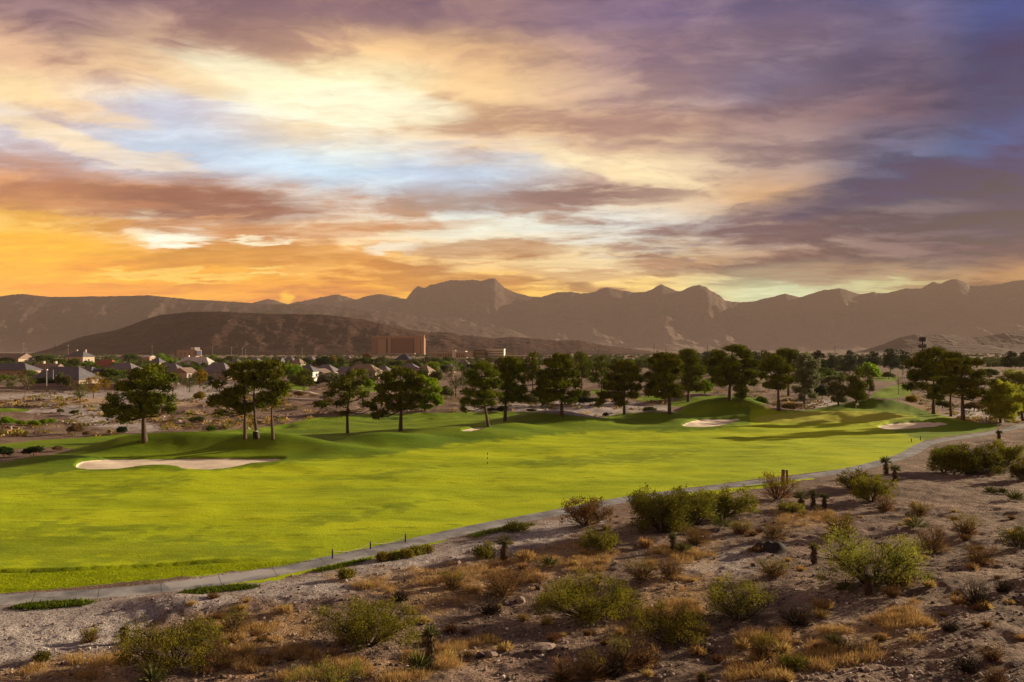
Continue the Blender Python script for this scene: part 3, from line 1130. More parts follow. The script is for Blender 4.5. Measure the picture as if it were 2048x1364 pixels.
# ------------------------------------------------------------------ trees
def bark(name, c, sc=2.0):
    m, kk, b, o = material(name)
    tc = kk.new('ShaderNodeTexCoord').outputs['Object']
    n = kk.noise(kk.vm('MULTIPLY', tc, (3.0, 3.0, 0.7)), sc, 4, 0.7)
    kk.l.new(kk.ramp(n, [(0.3, tuple(v * 0.55 for v in c)), (0.7, tuple(v * 1.4 for v in c))]), b.inputs['Base Color'])
    bumped(kk, b, n, 0.05, 0.8)
    return m


M_bark = bark('pine bark', (0.085, 0.058, 0.044))
M_bark2 = bark('grey bark', (0.11, 0.08, 0.06))
M_twig = bark('dark twigs', (0.07, 0.048, 0.036), 6.0)
M_pine = leaf_mat('pine needles', (0.014, 0.034, 0.006), (0.20, 0.205, 0.018), 0.16, 0.6)
M_green = leaf_mat('bright green leaves', (0.09, 0.18, 0.008), (0.30, 0.42, 0.018), 0.45, 0.5)
M_mid = leaf_mat('garden green leaves', (0.035, 0.075, 0.010), (0.13, 0.18, 0.02), 0.38, 0.5)
M_olive = leaf_mat('olive green leaves', (0.065, 0.08, 0.030), (0.18, 0.19, 0.065), 0.36, 0.6)
M_grey = leaf_mat('grey green leaves', (0.10, 0.115, 0.06), (0.24, 0.24, 0.14), 0.35, 0.6)
M_gold = leaf_mat('golden leaves', (0.17, 0.13, 0.012), (0.36, 0.27, 0.025), 0.42, 0.6)
M_dark = leaf_mat('dark evergreen leaves', (0.012, 0.026, 0.010), (0.05, 0.07, 0.02), 0.25, 0.6)
M_blue = leaf_mat('blue green needles', (0.022, 0.042, 0.028), (0.075, 0.095, 0.055), 0.25, 0.5)
M_brown = leaf_mat('dry brown leaves', (0.12, 0.075, 0.035), (0.26, 0.17, 0.08), 0.30, 0.7)


def unit(v):
    return v / (np.linalg.norm(v, axis=-1, keepdims=True) + 1e-9)


def blades(C, Dr, L, Wd, g, bend=0.0):
    """diamond blades: centre-base C, direction Dr, length L, width Wd"""
    n = len(C)
    side = unit(np.cross(Dr, unit(g.normal(size=(n, 3)))))
    L = np.broadcast_to(L, (n,))[:, None]
    Wd = np.broadcast_to(Wd, (n,))[:, None]
    mid = C + Dr * L * 0.5
    tip = C + Dr * L
    V = np.stack([C, mid + side * Wd * 0.5, tip, mid - side * Wd * 0.5], 1).reshape(-1, 3)
    F = np.arange(n * 4).reshape(n, 4)
    return V, F


def leaf_cloud(ells, g, clump_m2, per, clump_r, L, Wd, up=0.3, outw=0.8, shell=0.5, flatz=1.0, face=0.65):
    """ells: (cx,cy,cz,rx,ry,rz). foliage clumps near the shell of each ellipsoid, each clump a small ball of
    blades that mostly lie across the outward direction, so that each clump has a sunny and a shady side"""
    Vs, Fs, n0 = [], [], 0
    for (cx, cy, cz, rx, ry, rz) in ells:
        nc = max(3, int(clump_m2 * (rx * rz + rx * ry + ry * rz) * 1.4))
        d = unit(g.normal(size=(nc, 3)))
        rad = shell + (1 - shell) * g.random((nc, 1)) ** 0.6
        rad *= 0.85 + 0.3 * g.random((nc, 1))
        c = np.array([cx, cy, cz]) + d * rad * np.array([rx, ry, rz])
        pr = g.integers(int(per * 0.6), int(per * 1.4) + 1, nc)
        ci = np.repeat(np.arange(nc), pr)
        m = len(ci)
        jd = unit(g.normal(size=(m, 3)))
        base = c[ci] + jd * clump_r * g.random((m, 1)) ** 0.4 * 1.5 * np.array([1, 1, flatz])
        nrm = unit(jd * 0.8 + d[ci] * 0.9 + np.array([0, 0, 0.25]))
        dr = unit(nrm * outw * 0.35 + g.normal(size=(m, 3)) * 0.75 + np.array([0, 0, up]))
        side = np.where(g.random((m, 1)) < face, np.cross(dr, nrm), np.cross(dr, g.normal(size=(m, 3))))
        side = unit(side)
        ln = L * (0.6 + 0.8 * g.random((m, 1)))
        wd = Wd * (0.7 + 0.6 * g.random((m, 1)))
        mid = base + dr * ln * 0.5
        V = np.stack([base, mid + side * wd * 0.5, base + dr * ln, mid - side * wd * 0.5], 1).reshape(-1, 3)
        Vs.append(V)
        Fs.append(np.arange(m * 4).reshape(m, 4) + n0)
        n0 += len(V)
    return np.concatenate(Vs), np.concatenate(Fs)


def stand(px, py):
    z = 0.0
    for _ in range(6):
        x, y = flat(px, py, z)
        z = 0.5 * z + 0.5 * ground_z(float(x), float(y))
    return np.array([float(x), float(y), ground_z(float(x), float(y))])


def photo_pine(label, base, trunk, tw, blobs_px, seed, kind='pine', mat=None, dens=7.0, group='pines along the fairway', name='pine_tree', cat='pine tree', blade=(0.36, 0.11), sz=1.0, limb=True):
    """a tree seated on the ground at a photo point; its foliage masses given as photo ellipses are spread through a round crown"""
    g = np.random.default_rng(seed)
    B = on_ground(*base)
    s = B[1] / FPX
    xs = [b[0] for b in blobs_px]
    cxm = 0.5 * (min(xs) + max(xs))
    half = 0.5 * (max(b[0] + b[2] for b in blobs_px) - min(b[0] - b[2] for b in blobs_px)) * s
    ells = []
    T = [np.array([(tx - base[0]) * s, 0.0, (base[1] - ty) * s]) for tx, ty in trunk]
    for (bx, by, rx, ry) in blobs_px:
        lx = (bx - base[0]) * s
        lz = (base[1] - by) * s
        off = (bx - cxm) * s
        room = math.sqrt(max(half * half - off * off, 0.05)) - rx * s * 0.6
        room = max(room, 0.15)
        dy = g.uniform(-0.8, 0.8) * room
        e = (lx, dy, lz, rx * s * 0.95, rx * s * 0.85, ry * s * 0.74)
        ells.append(e)
        if g.random() < 0.75:
            ells.append((lx + g.normal() * 0.25 * rx * s, -dy * g.uniform(0.6, 1.0), lz + g.normal() * 0.2 * ry * s, rx * s * 0.75, rx * s * 0.75, ry * s * 0.6))
    V, F = leaf_cloud(ells, g, dens, 17, 0.19 * sz, blade[0] * sz, blade[1] * sz, up=0.45, outw=0.75, shell=0.35)
    # broad inner blades added to block light and deepen shade in every bough
    core = [(a, b_, c_ - .12 * f, d_ * .62, e_ * .62, f * .55) for a, b_, c_, d_, e_, f in ells]
    V2, F2 = leaf_cloud(core, g, dens * .9, 6, 0.2 * sz, blade[0] * sz * 1.3, blade[1] * sz * 3.2, up=0.1, shell=0.1, face=.4)
    F = np.concatenate([F, F2 + len(V)])
    V = np.concatenate([V, V2])
    o = empty(name, B, label, cat, group)
    link('crown', mesh_np('crown', V, [F], mat or M_pine), o)
    tb = MB()
    nT = len(T)
    rad = [tw * 0.40 * s * (1.25 if i == 0 else 1 - 0.75 * i / (nT - 1)) for i in range(nT)]
    T0 = [T[0] + np.array([0, 0, -0.35])] + T
    tb.tube(T0, [rad[0] * 1.25] + rad, 9)
    if limb:
        TT = np.array(T)
        for (ex, ey, ez, rx, ry, rz) in ells:
            zt = max(min(ez - 0.35 * abs(ex) - 0.3, TT[-1][2]), 0.35 * TT[-1][2])
            kx = np.interp(zt, TT[:, 2], TT[:, 0])
            p0 = np.array([kx, 0, zt])
            p2 = np.array([ex, ey, ez])
            p1 = 0.5 * (p0 + p2) + np.array([0, 0, -0.12 * np.linalg.norm(p2 - p0)])
            r0 = min(0.09, tw * 0.22 * s)
            tb.tube([p0, p1, p2], [r0, r0 * 0.7, r0 * 0.25], 5, False)
            for q in range(5):
                e2 = p2 + g.normal(size=3) * np.array([rx, ry, rz]) * 0.6
                tb.tube([0.4 * p1 + 0.6 * p2, e2], [r0 * 0.35, r0 * 0.12], 3, False)
    tb.build('trunk', M_bark, o, True)
    return o


NEAR_PINES = [
    ('broad dark pine with thick forked trunk, leftmost of the fairway pines', (289, 882), [(289, 882), (287, 845), (291, 800), (297, 745)], 13,
     [(300, 741, 27, 13), (270, 752, 25, 14), (324, 757, 20, 13), (255, 771, 24, 13), (296, 770, 34, 17), (333, 776, 13, 13), (245, 792, 21, 13), (287, 797, 37, 17),
      (325, 800, 21, 15), (229, 815, 17, 14), (262, 821, 33, 15), (305, 819, 33, 14), (337, 817, 13, 12), (247, 836, 17, 9), (222, 830, 9, 8)]),
    ('pine with low drooping left branches, left of the trio behind the bunker mound', (490, 877), [(490, 877), (490, 830), (488, 780), (482, 735)], 8,
     [(480, 733, 27, 12), (456, 750, 24, 13), (494, 756, 26, 15), (441, 767, 17, 11), (470, 784, 33, 15), (431, 799, 18, 10), (455, 805, 28, 13), (484, 814, 24, 12), (424, 808, 14, 8), (438, 826, 9, 8)]),
    ('middle pine of the trio, its trunk leaning left beside the bin', (514, 876), [(515, 876), (510, 840), (507, 790), (514, 735)], 9,
     [(512, 729, 22, 10), (527, 748, 25, 14), (513, 768, 27, 14), (532, 793, 22, 14), (509, 811, 20, 11)]),
    ('pine with bare pale trunk, rightmost of the trio behind the bunker mound', (546, 878), [(546, 878), (543, 830), (546, 780), (548, 735)], 7,
     [(546, 730, 18, 11), (556, 749, 17, 13), (551, 771, 24, 13), (564, 786, 18, 10), (546, 804, 17, 10), (570, 775, 12, 8)]),
    ('thin airy pine with wide side limbs standing alone on the fairway edge', (695, 866), [(695, 866), (694, 825), (700, 785), (711, 750)], 7,
     [(711, 746, 17, 10), (694, 757, 20, 11), (722, 764, 13, 11), (675, 772, 20, 11), (705, 777, 20, 11), (659, 788, 15, 9), (690, 792, 24, 11), (725, 790, 15, 9), (680, 806, 19, 8),
      (650, 808, 15, 7), (633, 807, 8, 5), (735, 807, 15, 9), (752, 799, 11, 8), (748, 817, 11, 7), (688, 825, 8, 6)]),
    ('dense dark pine in front of the bright green leafy tree', (801, 862), [(801, 862), (802, 820), (800, 780), (800, 745)], 9,
     [(800, 743, 27, 11), (776, 754, 21, 13), (825, 755, 21, 13), (765, 775, 16, 13), (800, 772, 31, 15), (836, 775, 12, 13), (770, 797, 21, 13), (808, 797, 29, 13), (833, 795, 15, 11),
      (785, 815, 27, 11), (762, 826, 13, 7), (753, 832, 11, 5), (818, 812, 17, 9)]),
    ('pine with slanting trunk leaning left beside the tiny bunker', (977, 854), [(977, 854), (971, 820), (966, 790), (962, 740)], 7,
     [(965, 734, 24, 11), (945, 748, 19, 12), (981, 748, 19, 12), (960, 765, 29, 13), (992, 768, 14, 12), (940, 785, 19, 12), (970, 788, 27, 13), (998, 790, 10, 9), (930, 803, 13, 9),
      (955, 806, 24, 9), (985, 805, 15, 7), (925, 818, 7, 7)]),
    ('tall pine just right of the slanting pine, its base on a grass crest', (1010, 842), [(1010, 842), (1011, 810), (1014, 770), (1020, 725)], 8,
     [(1020, 722, 27, 9), (1000, 735, 14, 11), (1035, 735, 21, 13), (1020, 752, 27, 13), (1044, 758, 14, 11), (1015, 772, 24, 13), (1041, 778, 17, 13), (1025, 795, 24, 11), (1045, 798, 12, 8), (1008, 800, 12, 7)]),
    ('conical full pine on the crest of the middle grass mound', (1124, 832), [(1124, 832), (1123, 800), (1121, 760), (1118, 718)], 8,
     [(1118, 716, 22, 8), (1105, 730, 21, 11), (1135, 730, 19, 11), (1092, 746, 19, 11), (1122, 748, 25, 13), (1148, 748, 13, 11), (1085, 765, 17, 11), (1115, 768, 29, 13), (1150, 768, 13, 11),
      (1078, 785, 15, 11), (1110, 788, 31, 11), (1148, 788, 17, 9), (1090, 800, 17, 7), (1135, 800, 19, 7)]),
    ('pine with low left boughs standing over the pale wash', (1249, 828), [(1249, 828), (1248, 800), (1250, 765), (1250, 728)], 7,
     [(1250, 727, 21, 8), (1235, 738, 17, 11), (1265, 740, 19, 11), (1225, 755, 15, 11), (1252, 756, 25, 13), (1277, 758, 10, 11), (1215, 772, 17, 11), (1245, 775, 27, 11), (1271, 775, 13, 9),
      (1208, 790, 17, 8), (1235, 792, 21, 9), (1264, 790, 15, 9), (1201, 803, 13, 6), (1240, 806, 15, 7)]),
    ('tall open pine with long bare trunk beside the tee mounds', (1339, 827), [(1339, 827), (1339, 790), (1336, 750), (1330, 715)], 8,
     [(1330, 712, 21, 8), (1312, 722, 15, 9), (1345, 725, 19, 11), (1325, 738, 25, 13), (1354, 742, 17, 11), (1302, 752, 17, 11), (1335, 757, 27, 11), (1310, 770, 21, 11), (1344, 775, 23, 10),
      (1300, 785, 15, 8), (1325, 790, 21, 7), (1353, 789, 15, 8)]),
    ('mid green pine half hidden behind the tall open pine', (1376, 803), [(1376, 803), (1378, 770), (1378, 735), (1376, 708)], 7,
     [(1375, 706, 19, 8), (1360, 718, 12, 9), (1388, 720, 17, 11), (1380, 738, 23, 12), (1400, 742, 14, 11), (1385, 757, 23, 11), (1395, 774, 17, 9), (1372, 772, 13, 9)]),
    ('biggest darkest pine, very wide, standing behind the tee mounds', (1459, 799), [(1459, 799), (1460, 770), (1462, 730), (1465, 700)], 8,
     [(1465, 698, 25, 8), (1440, 708, 19, 10), (1485, 708, 19, 10), (1430, 725, 19, 11), (1462, 724, 32, 13), (1500, 728, 21, 11), (1426, 745, 13, 11), (1458, 745, 34, 13), (1501, 748, 19, 11),
      (1440, 762, 17, 9), (1475, 763, 27, 9), (1505, 765, 10, 8)]),
    ('small young pine at the foot of the biggest dark pine', (1483, 810), [(1483, 810), (1483, 790), (1483, 770), (1483, 752)], 3,
     [(1483, 755, 6, 6), (1482, 768, 10, 8), (1484, 781, 14, 9), (1483, 792, 15, 6)]),
    ('pine with a clear grey trunk left of the putting green', (1557, 821), [(1557, 821), (1557, 790), (1556, 760), (1556, 725)], 8,
     [(1555, 722, 21, 11), (1536, 735, 15, 11), (1565, 738, 19, 11), (1530, 752, 12, 9), (1550, 756, 25, 11), (1574, 760, 14, 11), (1540, 770, 17, 7), (1565, 774, 17, 7)]),
    ('dark pine close behind the pine left of the green', (1577, 793), [(1577, 793), (1577, 765), (1577, 735), (1576, 706)], 6,
     [(1576, 705, 21, 7), (1592, 715, 17, 9), (1560, 714, 14, 9), (1585, 732, 19, 11), (1600, 742, 11, 9), (1590, 757, 15, 9)]),
    ('cone shaped yellowish pine directly behind the flagstick', (1713, 810), [(1713, 810), (1713, 790), (1713, 765), (1713, 740)], 5,
     [(1713, 744, 7, 8), (1711, 757, 14, 9), (1714, 770, 19, 10), (1710, 783, 22, 10), (1717, 793, 19, 7)]),
    ('tall dark pine below the lattice phone mast, left of the right hand pair', (1867, 828), [(1867, 828), (1867, 800), (1868, 750), (1876, 705)], 8,
     [(1878, 703, 21, 8), (1851, 712, 21, 9), (1895, 712, 11, 9), (1831, 726, 17, 9), (1862, 730, 28, 11), (1845, 748, 28, 11), (1823, 755, 11, 9), (1879, 752, 20, 11), (1830, 774, 17, 9),
      (1855, 777, 23, 11), (1884, 779, 18, 11), (1870, 794, 14, 7)]),
    ('dense round topped pine, rightmost of the pair beyond the right bunker', (1926, 840), [(1926, 840), (1925, 800), (1924, 755), (1925, 715)], 9,
     [(1925, 713, 23, 8), (1901, 724, 19, 9), (1948, 724, 19, 9), (1893, 742, 19, 11), (1925, 742, 31, 12), (1964, 748, 17, 9), (1896, 762, 21, 11), (1935, 765, 33, 12), (1974, 765, 11, 8),
      (1886, 780, 17, 9), (1920, 783, 29, 9), (1954, 783, 21, 7), (1960, 795, 11, 5)]),
    ('slim pine with a bare trunk between the right hand pair', (1902, 833), [(1902, 833), (1901, 800), (1903, 765), (1905, 735)], 6,
     [(1905, 735, 11, 9), (1905, 755, 14, 9), (1900, 774, 13, 9)]),
]
for i, (lb, base, tr, tw, bl) in enumerate(NEAR_PINES):
    far_ = on_ground(*base)[1]
    photo_pine(lb, base, tr, tw, bl, 100 + i, dens=9.0 if i not in (4,) else 6.0, sz=max(1.0, far_ / 125.0) ** 0.8)

photo_pine('bright lime green leafy tree peeking out right of the dense dark pine', (850, 822), [(850, 822), (850, 800), (852, 780), (850, 760)], 4,
           [(845, 758, 14, 10), (862, 765, 18, 10), (850, 780, 20, 12), (874, 778, 14, 9), (868, 795, 22, 11), (845, 800, 16, 10), (876, 805, 12, 7), (850, 812, 18, 6)], 301,
           mat=M_green, dens=8, group=None, name='leafy_tree', cat='tree', blade=(0.30, 0.17))
photo_pine('light grey green willowy tree right of the dark pines by the green', (1608, 812), [(1608, 812), (1610, 780), (1612, 750), (1614, 715)], 4,
           [(1614, 714, 16, 9), (1600, 728, 14, 10), (1626, 730, 16, 12), (1612, 745, 22, 12), (1634, 752, 9, 12), (1598, 758, 14, 12), (1622, 768, 18, 12), (1605, 780, 17, 10), (1627, 790, 10, 8), (1597, 795, 8, 8)], 302,
           mat=M_grey, dens=7, group=None, name='leafy_tree', cat='tree', blade=(0.42, 0.14), sz=1.1)
photo_pine('silvery grey shrub tree left of the cone shaped pine', (1677, 811), [(1677, 811), (1677, 800), (1674, 785), (1672, 770)], 4,
           [(1668, 768, 12, 8), (1680, 775, 12, 9), (1664, 783, 12, 10), (1682, 788, 12, 10), (1672, 798, 14, 9), (1687, 801, 8, 6)], 303,
           mat=M_grey, dens=9, group=None, name='leafy_tree', cat='tree', blade=(0.34, 0.15), sz=1.0)
photo_pine('yellow green palo verde by the path bend at the right edge', (2001, 846), [(2001, 846), (2000, 830), (2006, 805), (2010, 780)], 6,
           [(1986, 790, 20, 16), (2010, 780, 24, 17), (2032, 795, 20, 16), (1984, 812, 20, 15), (2006, 803, 27, 17), (2030, 816, 20, 15), (1994, 828, 20, 12), (2016, 828, 20, 12), (2000, 770, 16, 12)], 304,
           mat=leaf_mat('palo verde leaves', (0.20, 0.24, 0.02), (0.46, 0.49, 0.05), 0.48, 0.7), dens=13, group=None, name='palo_verde_tree', cat='tree', blade=(0.24, 0.11))
M_pv2 = leaf_mat('grey green desert leaves', (0.17, 0.21, 0.05), (0.42, 0.46, 0.13), 0.45, 0.7)
photo_pine('grey green desert tree crowding the right edge above the palo verde', (2046, 842), [(2046, 842), (2042, 815), (2038, 785), (2040, 755)], 6,
           [(2030, 750, 20, 13), (2010, 764, 20, 14), (2046, 758, 20, 15), (1998, 780, 18, 14), (2030, 776, 26, 16), (2056, 780, 18, 18), (2040, 800, 26, 16), (2058, 814, 18, 15), (2014, 796, 20, 14), (2030, 818, 20, 12)], 305,
           mat=M_pv2, dens=13, group=None, name='palo_verde_tree', cat='tree', blade=(0.26, 0.11))


# --- smaller background trees: a few built shapes, placed with their own size
def shape(kind, seed):
    """unit tree: height 1, half width about 0.5"""
    g = np.random.default_rng(seed)
    tb = MB()
    e = []
    if kind == 'pine':
        for zz, rr, n in [(0.93, .16, 2), (0.80, .26, 3), (0.64, .34, 4), (0.50, .38, 5), (0.38, .36, 4)]:
            for q in range(n):
                a = q / n * 6.28 + g.uniform(0, 1.5)
                e.append((rr * math.cos(a) * .8, rr * math.sin(a) * .8, zz + g.normal() * .03, .2, .2, .075))
        tb.tube([(0, 0, -.03), (0, 0, .4), (.01, 0, .92)], [.024, .018, .006], 6)
        V, F = leaf_cloud(e, g, 260, 12, .02, .062, .022, up=.35)
    elif kind == 'round':
        for q in range(16):
            d = unit(g.normal(size=3))
            e.append((d[0] * .30, d[1] * .30, .58 + d[2] * .22, .2, .2, .17))
        tb.tube([(0, 0, -.03), (.01, 0, .2), (0, .01, .55)], [.03, .024, .012], 6)
        V, F = leaf_cloud(e, g, 150, 13, .022, .055, .034, shell=.5)
    elif kind == 'low':          # dome that reaches the ground
        for q in range(18):
            d = unit(g.normal(size=3))
            e.append((d[0] * .33, d[1] * .33, .42 + abs(d[2]) * .30 - .12, .2, .2, .2))
        tb.tube([(0, 0, -.03), (.02, 0, .4)], [.03, .012], 6)
        V, F = leaf_cloud(e, g, 140, 13, .025, .065, .04, shell=.5)
    elif kind == 'airy':         # feathery, see-through
        for q in range(15):
            d = unit(g.normal(size=3))
            e.append((d[0] * .34, d[1] * .34, .60 + d[2] * .26, .15, .15, .13))
        for q in range(6):
            a = q / 6 * 6.28
            tb.tube([(0, 0, .25), (.15 * math.cos(a), .15 * math.sin(a), .5), (.32 * math.cos(a), .32 * math.sin(a), .74)], [.014, .009, .003], 4, False)
        tb.tube([(0, 0, -.03), (.01, 0, .3), (0, .0, .6)], [.022, .018, .008], 6)
        V, F = leaf_cloud(e, g, 150, 9, .03, .06, .022, shell=.3)
    elif kind == 'cypress':
        for q in range(9):
            z = .1 + q * .095
            r = .5 * (1 - abs(q / 9 - .3) ** 1.4) * (1 - q / 10)
            e.append((g.normal() * .03, g.normal() * .03, z, max(r, .12), max(r, .12), .08))
        tb.tube([(0, 0, -.03), (0, 0, .5)], [.05, .02], 6)
        V, F = leaf_cloud(e, g, 45, 12, .03, .07, .05, up=1.2)
    elif kind == 'bare':
        pts = []
        for q in range(14):
            a = g.uniform(0, 6.28)
            z0 = g.uniform(.3, .75)
            L = g.uniform(.15, .4)
            p2 = (L * .7 * math.cos(a), L * .7 * math.sin(a), min(z0 + L, 1))
            tb.tube([(0, 0, z0), (p2[0] * .5, p2[1] * .5, z0 + L * .4), p2], [.010, .007, .002], 4, False)
            e.append((p2[0], p2[1], p2[2], .12, .12, .1))
        tb.tube([(0, 0, -.03), (.01, 0, .5), (0, 0, .95)], [.02, .013, .004], 6)
        V, F = leaf_cloud(e, g, 60, 5, .03, .05, .018, shell=.2)
    return V, F, tb


SHAPES = {}
KINDS = {'pine': 3, 'round': 3, 'low': 2, 'airy': 3, 'cypress': 1, 'bare': 2}
for kd, n in KINDS.items():
    SHAPES[kd] = [shape(kd, 500 + 10 * i + len(kd)) for i in range(n)]
_tm = {}


def far_tree(kind, mat, px, base, top, wpx, label, var=0, name=None, cat=None, group=None, trunkmat=None):
    B = stand(px, base)
    s = B[1] / FPX
    h = (base - top) * s
    w = wpx * s
    key = (kind, var, mat.name)
    if key not in _tm:
        V, F, tb = SHAPES[kind][var % len(SHAPES[kind])]
        _tm[key] = (mesh_np('crown', V, [F], mat), tb.mesh('trunk', trunkmat or M_bark2, True))
    cm, tm = _tm[key]
    nm = name or {'pine': 'pine_tree', 'cypress': 'cypress_tree', 'low': 'shrub', 'bare': 'bare_tree'}.get(kind, 'leafy_tree')
    o = empty(nm, B, label, cat or {'low': 'shrub', 'pine': 'pine tree', 'cypress': 'cypress'}.get(kind, 'tree'), group, rz=random.uniform(0, 6.28), scale=(w, w, h))
    link('crown', cm, o)
    link('trunk', tm, o)
    return o


